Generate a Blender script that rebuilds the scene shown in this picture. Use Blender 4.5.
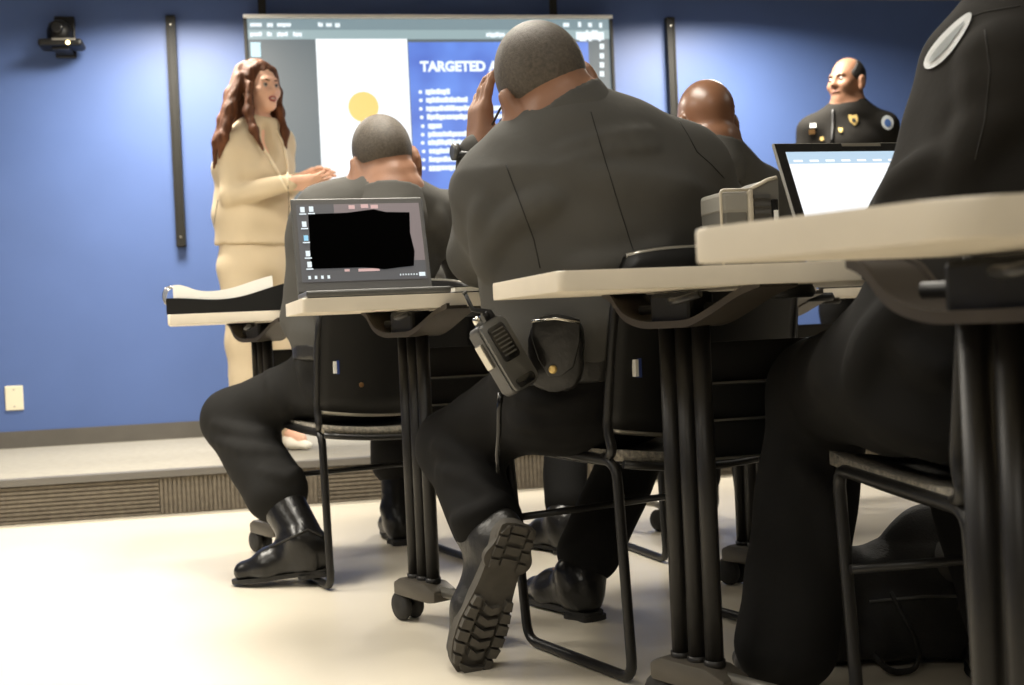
import bpy, bmesh, math, random
import numpy as np
from mathutils import Vector, Matrix
from mathutils.bvhtree import BVHTree
random.seed(7)
for o in list(bpy.data.objects):
    bpy.data.objects.remove(o)
SC = bpy.context.scene
COL = SC.collection
V = Vector

# ------------------------------------------------------------------ camera
FPX, CX, CY = 1200.0, 512.0, 342.5
CAM = V((0, 0, 0.68)); PITCH = 0.0146; ROLL = 0.045
_f = V((0, math.cos(PITCH), -math.sin(PITCH)))
_u0 = V((0, math.sin(PITCH), math.cos(PITCH)))
_r = (V((1, 0, 0)) * math.cos(ROLL) - _u0 * math.sin(ROLL)).normalized()
_u = _r.cross(_f).normalized()
cd = bpy.data.cameras.new('camera'); camo = bpy.data.objects.new('camera', cd); COL.objects.link(camo)
M = Matrix((_r, _u, -_f)).transposed().to_4x4(); M.translation = CAM
camo.matrix_world = M
cd.sensor_width = 36; cd.sensor_fit = 'HORIZONTAL'; cd.lens = FPX / 1024 * 36
cd.clip_start = 0.05
cd.dof.use_dof = True; cd.dof.focus_distance = 2.4; cd.dof.aperture_fstop = 5.6
SC.camera = camo

# ------------------------------------------------------------------ world, exposure, lights
SC.view_settings.view_transform = 'Standard'; SC.view_settings.look = 'None'
SC.view_settings.gamma = 1; SC.view_settings.use_curve_mapping = False
SC.view_settings.exposure = 0.25
w = bpy.data.worlds.new('world'); SC.world = w; w.use_nodes = True
w.node_tree.nodes['Background'].inputs[0].default_value = (0.02, 0.02, 0.022, 1)

WA = math.radians(10.4)                    # the room is turned a little against the camera
T_ = V((math.cos(WA), math.sin(WA), 0)); N_ = V((-math.sin(WA), math.cos(WA), 0))
WALL_M, STAGE_M, STAGE_H, CEIL = 6.43, 4.859, 0.17, 2.455
def RM(t, m, z=0.0): return T_ * t + N_ * m + V((0, 0, z))

# (x, y, size_t, size_m, watts, spread) of the recessed ceiling lights
LIGHTS = [(-1.50, 5.45, 0.5, 0.5, 66, 162), (1.25, 5.95, 0.5, 0.5, 66, 162),
          (-2.3, 3.1, 0.6, 1.2, 60, 150), (-2.3, 0.9, 0.6, 1.2, 20, 150),
          (-0.3, 3.2, 0.6, 1.2, 44, 150), (0.1, 1.1, 0.6, 1.2, 12, 150),
          (2.6, 3.4, 0.6, 1.2, 6, 150), (-0.8, -1.4, 0.6, 1.2, 30, 150)]

# ------------------------------------------------------------------ pixel helpers
def ray(x, y): return (_f + _r * ((x - CX) / FPX) - _u * ((y - CY) / FPX))
def P(x, y, d):
    v = ray(x, y); return CAM + v * (d / v.y)
def PZ(x, y, z):
    v = ray(x, y); return CAM + v * ((z - CAM.z) / v.z)
def PW(x, y, off=0.0):                     # on the back wall, off metres in front of it -> (t, z)
    v = ray(x, y); k = (WALL_M - off - CAM.dot(N_)) / v.dot(N_)
    p = CAM + v * k; return p.dot(T_), p.z

# ------------------------------------------------------------------ materials
MATS = {}
def mat(name, col, rough=0.5, metal=0.0, var=0.0, vscale=8.0, bump=0.0, bscale=60.0, emit=None, estr=1.0,
        spec=0.5, coat=0.0, sheen=0.0, stretch=None, col2=None):
    if name in MATS: return MATS[name]
    m = bpy.data.materials.new(name); m.use_nodes = True; MATS[name] = m
    nt = m.node_tree; b = nt.nodes['Principled BSDF']
    c = (*col, 1)
    b.inputs['Base Color'].default_value = c
    b.inputs['Roughness'].default_value = rough; b.inputs['Metallic'].default_value = metal
    b.inputs['Specular IOR Level'].default_value = spec
    b.inputs['Coat Weight'].default_value = coat
    if sheen: b.inputs['Sheen Weight'].default_value = sheen; b.inputs['Sheen Roughness'].default_value = 0.5
    tc = nt.nodes.new('ShaderNodeTexCoord'); src = tc.outputs['Object']
    if stretch:
        mp = nt.nodes.new('ShaderNodeMapping'); mp.inputs['Scale'].default_value = stretch
        nt.links.new(src, mp.inputs[0]); src = mp.outputs[0]
    if var or col2:
        n = nt.nodes.new('ShaderNodeTexNoise'); n.inputs['Scale'].default_value = vscale; n.inputs['Detail'].default_value = 5
        nt.links.new(src, n.inputs['Vector'])
        mx = nt.nodes.new('ShaderNodeMix'); mx.data_type = 'RGBA'
        a = col2 if col2 else tuple(max(0, v * (1 - var)) for v in col)
        e = col if col2 else tuple(min(1, v * (1 + var)) for v in col)
        mx.inputs[6].default_value = (*a, 1); mx.inputs[7].default_value = (*e, 1)
        mr = nt.nodes.new('ShaderNodeMapRange'); mr.inputs[1].default_value = 0.3; mr.inputs[2].default_value = 0.7
        nt.links.new(n.outputs[0], mr.inputs[0]); nt.links.new(mr.outputs[0], mx.inputs[0])
        nt.links.new(mx.outputs[2], b.inputs['Base Color'])
    if bump:
        n2 = nt.nodes.new('ShaderNodeTexNoise'); n2.inputs['Scale'].default_value = bscale; n2.inputs['Detail'].default_value = 4
        nt.links.new(src, n2.inputs['Vector'])
        bp = nt.nodes.new('ShaderNodeBump'); bp.inputs['Strength'].default_value = bump; bp.inputs['Distance'].default_value = 0.01
        nt.links.new(n2.outputs[0], bp.inputs['Height']); nt.links.new(bp.outputs[0], b.inputs['Normal'])
    if emit:
        b.inputs['Emission Color'].default_value = (*emit, 1); b.inputs['Emission Strength'].default_value = estr
    return m

mat('floor', (0.70, 0.64, 0.525), 0.32, var=0.07, vscale=1.3, bump=0.04, bscale=40)
mat('wall_blue', (0.090, 0.150, 0.36), 0.46, var=0.04, vscale=3, bump=0.04, bscale=180)
mat('wall_pale', (0.24, 0.225, 0.2), 0.8, var=0.03)
mat('ceiling', (0.34, 0.335, 0.32), 0.85, bump=0.1, bscale=90)
mat('baseboard', (0.11, 0.10, 0.085), 0.5, var=0.1)
mat('stage_top', (0.30, 0.28, 0.235), 0.9, var=0.08, vscale=30, bump=0.2, bscale=300)
mat('nosing', (0.13, 0.12, 0.105), 0.6)
mat('carpet', (0.15, 0.127, 0.096), 0.95, var=0.2, vscale=40, bump=0.3, bscale=300)
mat('black_metal', (0.012, 0.0115, 0.011), 0.35, spec=0.4)
mat('rail_black', (0.018, 0.017, 0.014), 0.5, spec=0.25)
mat('black_plastic', (0.007, 0.0068, 0.0065), 0.45, spec=0.3, bump=0.05, bscale=400)
mat('black_gloss', (0.01, 0.01, 0.01), 0.18)
mat('panel_black', (0.008, 0.008, 0.008), 0.5)
mat('edge_steel', (0.45, 0.43, 0.38), 0.35, metal=0.9)
mat('leg_bronze', (0.011, 0.010, 0.009), 0.42, spec=0.35, var=0.1, vscale=20)
mat('foot_bronze', (0.085, 0.075, 0.06), 0.45, metal=0.3, var=0.08, vscale=20)
mat('cast_alu', (0.06, 0.05, 0.04), 0.45, metal=0.4, var=0.08)
mat('laminate', (0.74, 0.67, 0.55), 0.4, var=0.04, vscale=6)
mat('edge_band', (0.74, 0.67, 0.55), 0.5, var=0.05, vscale=10)
mat('under_board', (0.50, 0.25, 0.09), 0.7, var=0.1, vscale=40)
mat('chrome', (0.7, 0.68, 0.62), 0.18, metal=1)
mat('brass', (0.80, 0.58, 0.22), 0.4, metal=0.5)
mat('mesh_fabric', (0.12, 0.11, 0.095), 0.9, col2=(0.32, 0.29, 0.23), vscale=140, bump=0.5, bscale=250)
mat('uniform', (0.076, 0.0735, 0.067), 0.8, spec=0.12, var=0.08, vscale=5, bump=0.22, bscale=16)
mat('uniform_dark_shaded', (0.018, 0.0165, 0.0145), 0.85, spec=0.12, var=0.1, vscale=6, bump=0.25, bscale=14)  # darker copy of uniform: shade on the sleeve-patch officer is in its colour
mat('trouser', (0.0095, 0.0092, 0.0088), 0.85, spec=0.12, var=0.12, vscale=6, bump=0.25, bscale=14)
mat('trouser_grey', (0.017, 0.0165, 0.0155), 0.85, spec=0.12, var=0.1, vscale=6, bump=0.25, bscale=14)
mat('seam', (0.02, 0.019, 0.017), 0.9)
mat('leather', (0.010, 0.0095, 0.009), 0.28, bump=0.25, bscale=35, spec=0.4)
mat('leather_dull', (0.016, 0.015, 0.013), 0.4, bump=0.2, bscale=60)
mat('rubber', (0.07, 0.063, 0.052), 0.75, var=0.15, vscale=40)
mat('rubber_dark', (0.018, 0.017, 0.015), 0.7)
mat('skin_dark', (0.24, 0.115, 0.06), 0.42, var=0.12, vscale=14, bump=0.08, bscale=160)
mat('skin_mid', (0.23, 0.115, 0.068), 0.55, spec=0.35, var=0.1, vscale=14, bump=0.05, bscale=160)
mat('skin_deep', (0.16, 0.075, 0.04), 0.35, var=0.15, vscale=12)
mat('skin_light', (0.82, 0.50, 0.36), 0.55, spec=0.3, var=0.06, vscale=14)
mat('stubble', (0.05, 0.040, 0.030), 0.6, col2=(0.095, 0.077, 0.058), vscale=160, bump=0.3, bscale=500)
mat('stubble_dark', (0.10, 0.05, 0.03), 0.4, col2=(0.20, 0.10, 0.055), vscale=20)
mat('hair_black', (0.012, 0.010, 0.009), 0.55, bump=0.5, bscale=400)
mat('hair_brown', (0.16, 0.062, 0.028), 0.62, spec=0.2, col2=(0.055, 0.02, 0.009), vscale=60, stretch=(1, 1, 0.12), bump=0.5, bscale=160)
mat('cream', (0.64, 0.525, 0.36), 0.8, spec=0.12, var=0.04, vscale=6, bump=0.15, bscale=14)
mat('cream_light', (0.86, 0.75, 0.55), 0.8)
mat('shoe_white', (0.85, 0.82, 0.72), 0.5)
mat('eye_white', (0.4, 0.37, 0.34), 0.3)
mat('eye_dark', (0.015, 0.01, 0.008), 0.2)
mat('lips', (0.45, 0.12, 0.10), 0.4)
mat('lips_brown', (0.22, 0.09, 0.06), 0.4)
mat('teeth', (0.85, 0.82, 0.76), 0.3)
mat('paper', (0.88, 0.86, 0.80), 0.7, var=0.03)
mat('white_plastic', (0.85, 0.78, 0.58), 0.4)
mat('white_label', (0.85, 0.85, 0.82), 0.5)
mat('blue_label', (0.03, 0.06, 0.25), 0.5)
mat('screw_gold', (0.6, 0.35, 0.15), 0.35, metal=1)
mat('grey_case', (0.13, 0.125, 0.11), 0.5)
mat('grey_case_light', (0.26, 0.25, 0.22), 0.45)
mat('pale_trim', (0.5, 0.45, 0.36), 0.4)
mat('laptop_grey', (0.10, 0.10, 0.095), 0.38, metal=0.3)
mat('laptop_bezel', (0.06, 0.058, 0.055), 0.5)
mat('nylon', (0.018, 0.017, 0.016), 0.7, var=0.2, vscale=30, bump=0.35, bscale=300)
mat('nylon_grey', (0.06, 0.056, 0.05), 0.7, bump=0.3, bscale=300)
mat('patch_white', (0.85, 0.87, 0.87), 0.7)
mat('patch_blue', (0.04, 0.10, 0.28), 0.7)
mat('patch_grey', (0.46, 0.49, 0.50), 0.7)
mat('glass', (0.02, 0.02, 0.02), 0.05)
mat('led', (1, 0.8, 0.4), 0.4, emit=(1.0, 0.75, 0.35), estr=6)
def emat(name, col, s=1.0, bg=(0.02, 0.02, 0.02)):
    return mat(name, bg, 0.6, emit=col, estr=s)
emat('scr_grey', (0.13, 0.16, 0.175), 0.9)
emat('scr_bar', (0.22, 0.30, 0.33), 0.9)
emat('scr_bar2', (0.33, 0.44, 0.46), 0.9)
emat('scr_white', (0.93, 0.97, 1.0), 1.0)
emat('scr_text', (0.85, 0.95, 1.0), 1.0)
emat('scr_cyan', (0.55, 0.85, 0.95), 1.0)
emat('scr_yellow', (0.92, 0.62, 0.19), 1.0)
emat('lap_dark', (0.055, 0.055, 0.06), 1.0)
emat('lap_wall', (0.16, 0.125, 0.125), 1.0)
emat('lap_pink', (0.55, 0.35, 0.33), 1.0)
emat('lap_icon', (0.7, 0.78, 0.82), 1.0)
emat('lap_blue', (0.25, 0.55, 0.75), 1.0)
mat('lap_black', (0.001, 0.001, 0.001), 0.9, spec=0.0)
emat('lap_white', (0.95, 0.97, 1.0), 1.05)
emat('lap_ribbon', (0.45, 0.60, 0.74), 1.0)
def slide_mat():
    m = emat('scr_blue', (0.10, 0.20, 0.75), 1.0); nt = m.node_tree; b = nt.nodes['Principled BSDF']
    tc = nt.nodes.new('ShaderNodeTexCoord'); n = nt.nodes.new('ShaderNodeTexNoise'); n.inputs['Scale'].default_value = 3.5
    nt.links.new(tc.outputs['Object'], n.inputs['Vector'])
    cr = nt.nodes.new('ShaderNodeValToRGB'); cr.color_ramp.elements[0].position = 0.3; cr.color_ramp.elements[1].position = 0.7
    cr.color_ramp.elements[0].color = (0.075, 0.13, 0.50, 1); cr.color_ramp.elements[1].color = (0.15, 0.29, 0.80, 1)
    nt.links.new(n.outputs[0], cr.inputs[0]); nt.links.new(cr.outputs[0], b.inputs['Emission Color'])
slide_mat()

# ------------------------------------------------------------------ object helpers
def thing(name, label, cat, loc=(0, 0, 0), rotz=0.0, group=None):
    o = bpy.data.objects.new(name, None); COL.objects.link(o); o.empty_display_size = 0.05
    o.location = loc; o.rotation_euler = (0, 0, rotz); o['label'] = label; o['category'] = cat
    if group: o['group'] = group
    return o
def tag(o, label, cat, group=None):
    o['label'] = label; o['category'] = cat
    if group: o['group'] = group
    return o
def link(name, me, m, parent=None, smooth=False, label=None):
    me.materials.clear()
    for q in (m if isinstance(m, (list, tuple)) else [m]): me.materials.append(MATS[q])
    if smooth: me.polygons.foreach_set('use_smooth', [True] * len(me.polygons))
    o = bpy.data.objects.new(name, me); COL.objects.link(o)
    if parent: o.parent = parent
    if label: o['label'] = label
    return o
def obj(name, bm, m, parent=None, smooth=False, label=None, angle=None):
    me = bpy.data.meshes.new(name); bmesh.ops.recalc_face_normals(bm, faces=bm.faces); bm.to_mesh(me); bm.free()
    o = link(name, me, m, parent, smooth, label)
    if angle:
        me.polygons.foreach_set('use_smooth', [True] * len(me.polygons)); me.set_sharp_from_angle(angle=math.radians(angle))
    return o
def struct(o): o['kind'] = 'structure'; return o
def BM(): return bmesh.new()
def box(bm, lo, hi, bevel=0.0, mi=0, mtx=None, seg=2):
    vs = [bm.verts.new((x, y, z)) for x in (lo[0], hi[0]) for y in (lo[1], hi[1]) for z in (lo[2], hi[2])]
    idx = [(0, 1, 3, 2), (4, 6, 7, 5), (0, 4, 5, 1), (2, 3, 7, 6), (0, 2, 6, 4), (1, 5, 7, 3)]
    fs = [bm.faces.new([vs[i] for i in q]) for q in idx]
    for f in fs: f.material_index = mi
    if bevel:
        es = list({e for f in fs for e in f.edges})
        r = bmesh.ops.bevel(bm, geom=es, offset=bevel, segments=seg, affect='EDGES', profile=0.5, material=-1)
        vs = list({v for f in r['faces'] for v in f.verts} | {v for v in vs if v.is_valid})
    if mtx is not None:
        for v in vs: v.co = mtx @ v.co
    return vs
def frame(x, y=None, z=None, o=(0, 0, 0)):
    m = Matrix((V(x), V(y), V(z))).transposed().to_4x4(); m.translation = V(o); return m
def tube(bm, pts, r, n=10, mi=0, closed=False, cap=True, flat=None):
    pts = [V(p) for p in pts]; rs = r if isinstance(r, (list, tuple)) else [r] * len(pts)
    L = len(pts); rings = []; prev = None
    for i, p in enumerate(pts):
        if closed: t = (pts[(i + 1) % L] - pts[i - 1])
        else: t = (pts[min(i + 1, L - 1)] - pts[max(i - 1, 0)])
        t = t.normalized()
        if prev is None:
            a = V((0, 0, 1)) if abs(t.z) < 0.9 else V((1, 0, 0)); a = (a - t * a.dot(t)).normalized()
        else: a = (prev - t * prev.dot(t)).normalized()
        prev = a; b = t.cross(a)
        rings.append([bm.verts.new(p + (a * math.cos(2 * math.pi * k / n) * (flat or 1) + b * math.sin(2 * math.pi * k / n)) * rs[i]) for k in range(n)])
    for i in range(L if closed else L - 1):
        A, B = rings[i], rings[(i + 1) % L]
        for k in range(n):
            f = bm.faces.new((A[k], A[(k + 1) % n], B[(k + 1) % n], B[k])); f.material_index = mi; f.smooth = True
    if cap and not closed:
        f = bm.faces.new(list(reversed(rings[0]))); f.material_index = mi
        f = bm.faces.new(rings[-1]); f.material_index = mi
def rounded(pts, rad, n=5, closed=False):
    pts = [V(p) for p in pts]; out = []; L = len(pts)
    for i, p in enumerate(pts):
        if not closed and i in (0, L - 1): out.append(p); continue
        a = (pts[i - 1] - p); b = (pts[(i + 1) % L] - p)
        r = min(rad, a.length * 0.49, b.length * 0.49); a = p + a.normalized() * r; b = p + b.normalized() * r
        for k in range(n + 1):
            t = k / n; out.append(a * (1 - t) ** 2 + p * 2 * t * (1 - t) + b * t * t)
    return out
def prism(bm, poly, z0, z1, mi=0, mi_top=None, mi_bot=None):
    n = len(poly)
    a = [bm.verts.new((p[0], p[1], z0)) for p in poly]; b = [bm.verts.new((p[0], p[1], z1)) for p in poly]
    f = bm.faces.new(list(reversed(a))); f.material_index = mi if mi_bot is None else mi_bot
    f = bm.faces.new(b); f.material_index = mi if mi_top is None else mi_top
    for i in range(n):
        f = bm.faces.new((a[i], a[(i + 1) % n], b[(i + 1) % n], b[i])); f.material_index = mi
    return a + b
def lathe(bm, prof, n=16, mtx=None, mi=0):
    rings = []
    for r, z in prof:
        rings.append([bm.verts.new((r * math.cos(2 * math.pi * k / n), r * math.sin(2 * math.pi * k / n), z)) for k in range(n)])
    for A, B in zip(rings, rings[1:]):
        for k in range(n):
            f = bm.faces.new((A[k], A[(k + 1) % n], B[(k + 1) % n], B[k])); f.material_index = mi; f.smooth = True
    f = bm.faces.new(list(reversed(rings[0]))); f.material_index = mi
    f = bm.faces.new(rings[-1]); f.material_index = mi
    if mtx is not None:
        for R in rings:
            for v in R: v.co = mtx @ v.co
def text_mesh(s, size, mtx, name, m, parent, bold=0.0, sx=1.0, align='LEFT'):
    c = bpy.data.curves.new(name, 'FONT'); c.body = s; c.size = size; c.offset = bold; c.align_x = align
    c.extrude = 0.0004
    o = bpy.data.objects.new(name, c); COL.objects.link(o)
    bpy.context.view_layer.update()
    me = bpy.data.meshes.new_from_object(o.evaluated_get(bpy.context.evaluated_depsgraph_get()))
    bpy.data.objects.remove(o); bpy.data.curves.remove(c)
    me.transform(Matrix.Diagonal((sx, 1, 1, 1))); me.transform(mtx)
    me.name = name
    return link(name, me, m, parent)
def copy_tree(o, parent=None):
    c = o.copy(); COL.objects.link(c); c.parent = parent
    for ch in list(o.children): copy_tree(ch, c)
    return c
# ------------------------------------------------------------------ smooth solids (signed distance on a grid -> one continuous mesh)
def A3(v): return np.array(v, dtype=np.float32)
class Prim:
    def __init__(s, f, lo, hi): s.f, s.lo, s.hi = f, A3(lo), A3(hi)
def cap(a, b, r1, r2=None):
    r2 = r1 if r2 is None else r2
    a, b = A3(a), A3(b); ab = b - a; L2 = max(float(ab @ ab), 1e-9)
    def f(X, Y, Z):
        px, py, pz = X - a[0], Y - a[1], Z - a[2]
        t = np.clip((px * ab[0] + py * ab[1] + pz * ab[2]) / L2, 0, 1)
        return np.sqrt((px - t * ab[0]) ** 2 + (py - t * ab[1]) ** 2 + (pz - t * ab[2]) ** 2) - (r1 + t * (r2 - r1))
    R = max(r1, r2)
    return Prim(f, np.minimum(a, b) - R, np.maximum(a, b) + R)
def ell(c, r, fr=None):
    c, r = A3(c), A3(r)
    R = np.eye(3, dtype=np.float32) if fr is None else np.array([list(v) for v in fr], dtype=np.float32)   # rows: axes
    def f(X, Y, Z):
        p = [X - c[0], Y - c[1], Z - c[2]]
        q = [(p[0] * R[i, 0] + p[1] * R[i, 1] + p[2] * R[i, 2]) for i in range(3)]
        k0 = np.sqrt(sum((q[i] / r[i]) ** 2 for i in range(3))); k1 = np.sqrt(sum((q[i] / r[i] ** 2) ** 2 for i in range(3))) + 1e-9
        return k0 * (k0 - 1) / k1
    e = np.sqrt(((R * r[:, None]) ** 2).sum(0))
    return Prim(f, c - e, c + e)
def ecap(a, b, ax, ra, rb, rz=None):
    """tapered limb with an elliptic section; ax = direction of the first radius"""
    a, b = A3(a), A3(b); ab = b - a; L = float(np.linalg.norm(ab)); w_ = ab / L
    u = A3(ax); u = u - w_ * float(u @ w_); u = u / np.linalg.norm(u); v = np.cross(w_, u)
    rz = rz or min(ra[1], rb[1])
    def f(X, Y, Z):
        px, py, pz = X - a[0], Y - a[1], Z - a[2]
        s = px * w_[0] + py * w_[1] + pz * w_[2]; t = np.clip(s / L, 0, 1)
        ex = s - t * L
        q1 = px * u[0] + py * u[1] + pz * u[2]; q2 = px * v[0] + py * v[1] + pz * v[2]
        r1 = ra[0] + t * (rb[0] - ra[0]); r2 = ra[1] + t * (rb[1] - ra[1])
        k0 = np.sqrt((q1 / r1) ** 2 + (q2 / r2) ** 2 + (ex / rz) ** 2)
        k1 = np.sqrt((q1 / r1 ** 2) ** 2 + (q2 / r2 ** 2) ** 2 + (ex / rz ** 2) ** 2) + 1e-9
        return k0 * (k0 - 1) / k1
    R = max(*ra, *rb, rz)
    return Prim(f, np.minimum(a, b) - R, np.maximum(a, b) + R)
def rbox(c, half, rad, fr=None):
    c = A3(c); hx = A3(half) - rad
    R = np.eye(3, dtype=np.float32) if fr is None else np.array([list(v) for v in fr], dtype=np.float32)
    def f(X, Y, Z):
        p = [X - c[0], Y - c[1], Z - c[2]]
        q = [np.abs(p[0] * R[i, 0] + p[1] * R[i, 1] + p[2] * R[i, 2]) - hx[i] for i in range(3)]
        o = np.sqrt(sum(np.maximum(k, 0) ** 2 for k in q))
        return o + np.minimum(np.maximum(np.maximum(q[0], q[1]), q[2]), 0) - rad
    e = (np.abs(R) * A3(half)[:, None]).sum(0)
    return Prim(f, c - e, c + e)
def U(p, k=0.03): return ('u', p, k)
def S(p, k=0.01): return ('s', p, k)
def CLIP(n, pt): n = V(n).normalized(); return ('c', n, n.dot(V(pt)))      # removes the side n points to
def GRP(ops, k=0.0): return ('g', ops, k)
def smin(a, b, k):
    if k <= 0: return np.minimum(a, b)
    h = np.maximum(k - np.abs(a - b), 0) / k
    return np.minimum(a, b) - h * h * k * 0.25
def bounds(ops):
    lo, hi = A3((9, 9, 9)), A3((-9, -9, -9))
    for o in ops:
        if o[0] == 'u': lo, hi = np.minimum(lo, o[1].lo), np.maximum(hi, o[1].hi)
        elif o[0] == 'g':
            l, h = bounds(o[1]); lo, hi = np.minimum(lo, l), np.maximum(hi, h)
    return lo, hi
def evaluate(ops, ax, h):
    n = [len(a) for a in ax]; D = np.full(n, 0.5, np.float32)
    for o in ops:
        if o[0] in 'us':
            p, k = o[1], o[2]; sl = []
            for i in range(3):
                i0 = int(np.searchsorted(ax[i], p.lo[i] - k - 3 * h)); i1 = int(np.searchsorted(ax[i], p.hi[i] + k + 3 * h))
                sl.append(slice(i0, max(i1, i0)))
            if any(s.stop <= s.start for s in sl): continue
            X, Y, Z = ax[0][sl[0]][:, None, None], ax[1][sl[1]][None, :, None], ax[2][sl[2]][None, None, :]
            d = p.f(X, Y, Z).astype(np.float32); sub = D[tuple(sl)]
            D[tuple(sl)] = smin(sub, d, k) if o[0] == 'u' else -smin(-sub, d, k)
        elif o[0] == 'c':
            d = (ax[0][:, None, None] * o[1].x + ax[1][None, :, None] * o[1].y + ax[2][None, None, :] * o[1].z - o[2])
            D = np.maximum(D, d.astype(np.float32))
        elif o[0] == 'g': D = smin(D, evaluate(o[1], ax, h), o[2])
        elif o[0] == 'd': D = D + o[1](ax[0][:, None, None], ax[1][None, :, None], ax[2][None, None, :]).astype(np.float32)
    return D
def solid(name, ops, h, m, parent=None, off=(0, 0, 0), relax=1, label=None):
    lo, hi = bounds(ops); lo = lo - 3 * h; hi = hi + 3 * h
    ax = [np.arange(lo[i], hi[i] + h, h, dtype=np.float32) for i in range(3)]
    D = evaluate(ops, ax, h)
    I = D < 0
    cnt = np.zeros([s - 1 for s in D.shape], np.uint8)
    cor = [(i, j, k) for i in (0, 1) for j in (0, 1) for k in (0, 1)]
    nx, ny, nz = D.shape
    for i, j, k in cor: cnt += I[i:nx - 1 + i, j:ny - 1 + j, k:nz - 1 + k]
    act = np.argwhere((cnt > 0) & (cnt < 8))
    vals = np.stack([D[act[:, 0] + i, act[:, 1] + j, act[:, 2] + k] for i, j, k in cor], 1)
    pos = np.zeros((len(act), 3), np.float32); num = np.zeros(len(act), np.float32)
    carr = np.array(cor, np.float32)
    for a in range(8):
        for b in range(a + 1, 8):
            if np.abs(carr[a] - carr[b]).sum() != 1: continue
            va, vb = vals[:, a], vals[:, b]; x = (va < 0) != (vb < 0)
            t = np.where(x, va / np.where(x, va - vb, 1), 0)[:, None]
            pos += np.where(x[:, None], carr[a] + t * (carr[b] - carr[a]), 0); num += x
    pos = (act + pos / num[:, None]) * h + lo[None]
    idm = np.full(cnt.shape, -1, np.int32); idm[act[:, 0], act[:, 1], act[:, 2]] = np.arange(len(act))
    quads = []
    for axn in range(3):
        s0 = [slice(None)] * 3; s1 = [slice(None)] * 3; s0[axn] = slice(0, -1); s1[axn] = slice(1, None)
        a, b = I[tuple(s0)], I[tuple(s1)]
        e = np.argwhere(a != b); o1, o2 = (axn + 1) % 3, (axn + 2) % 3
        e = e[(e[:, o1] > 0) & (e[:, o2] > 0) & (e[:, o1] < D.shape[o1] - 1) & (e[:, o2] < D.shape[o2] - 1)]
        ins = a[e[:, 0], e[:, 1], e[:, 2]]
        def g(d1, d2):
            q = e.copy(); q[:, o1] += d1; q[:, o2] += d2; return idm[q[:, 0], q[:, 1], q[:, 2]]
        q = np.stack([g(-1, -1), g(0, -1), g(0, 0), g(-1, 0)], 1)
        q[~ins] = q[~ins][:, ::-1]; quads.append(q)
    q = np.concatenate(quads)
    for _ in range(relax):
        acc = np.zeros_like(pos); c = np.zeros(len(pos), np.float32)
        for k in range(4):
            np.add.at(acc, q[:, k], pos[q[:, (k + 1) % 4]]); np.add.at(c, q[:, k], 1)
            np.add.at(acc, q[:, k], pos[q[:, (k - 1) % 4]]); np.add.at(c, q[:, k], 1)
        pos = pos * 0.5 + 0.5 * acc / np.maximum(c, 1)[:, None]
    me = bpy.data.meshes.new(name)
    pl = pos - A3(off)[None]
    me.vertices.add(len(pl)); me.vertices.foreach_set('co', pl.astype(np.float32).ravel())
    me.loops.add(len(q) * 4); me.loops.foreach_set('vertex_index', q.ravel().astype(np.int32))
    me.polygons.add(len(q)); me.polygons.foreach_set('loop_start', np.arange(0, len(q) * 4, 4, dtype=np.int32))
    me.update(calc_edges=True); me.validate()
    o = link(name, me, m, parent, True, label)
    o['_off'] = list(off)
    return o
def bvh(objs):
    vs, fs, n = [], [], 0
    for o in objs:
        off = V(o.get('_off', (0, 0, 0)))
        vs += [v.co + off for v in o.data.vertices]; fs += [[i + n for i in p.vertices] for p in o.data.polygons]; n = len(vs)
    return BVHTree.FromPolygons(vs, fs)
def hit(tree, x, y):
    d = ray(x, y).normalized(); r = tree.ray_cast(CAM, d)
    return (r[0], r[1]) if r[0] is not None else (None, None)
def hits(tree, pts, lift=0.001):
    out = []
    for x, y in pts:
        p, n = hit(tree, x, y)
        if p is not None: out.append(p + n * lift)
    return out
def dens(pts, n=6):
    out = []
    for a, b in zip(pts, pts[1:]):
        for k in range(n): out.append((a[0] + (b[0] - a[0]) * k / n, a[1] + (b[1] - a[1]) * k / n))
    return out + [pts[-1]]
def seam(tree, pts, parent, off, r=0.0012, name='seam', m='seam', lift=0.0004):
    q = hits(tree, dens(pts), lift)
    if len(q) < 3: return None
    bm = BM(); tube(bm, [p - V(off) for p in q], r, 6); return obj(name, bm, m, parent)

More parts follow.
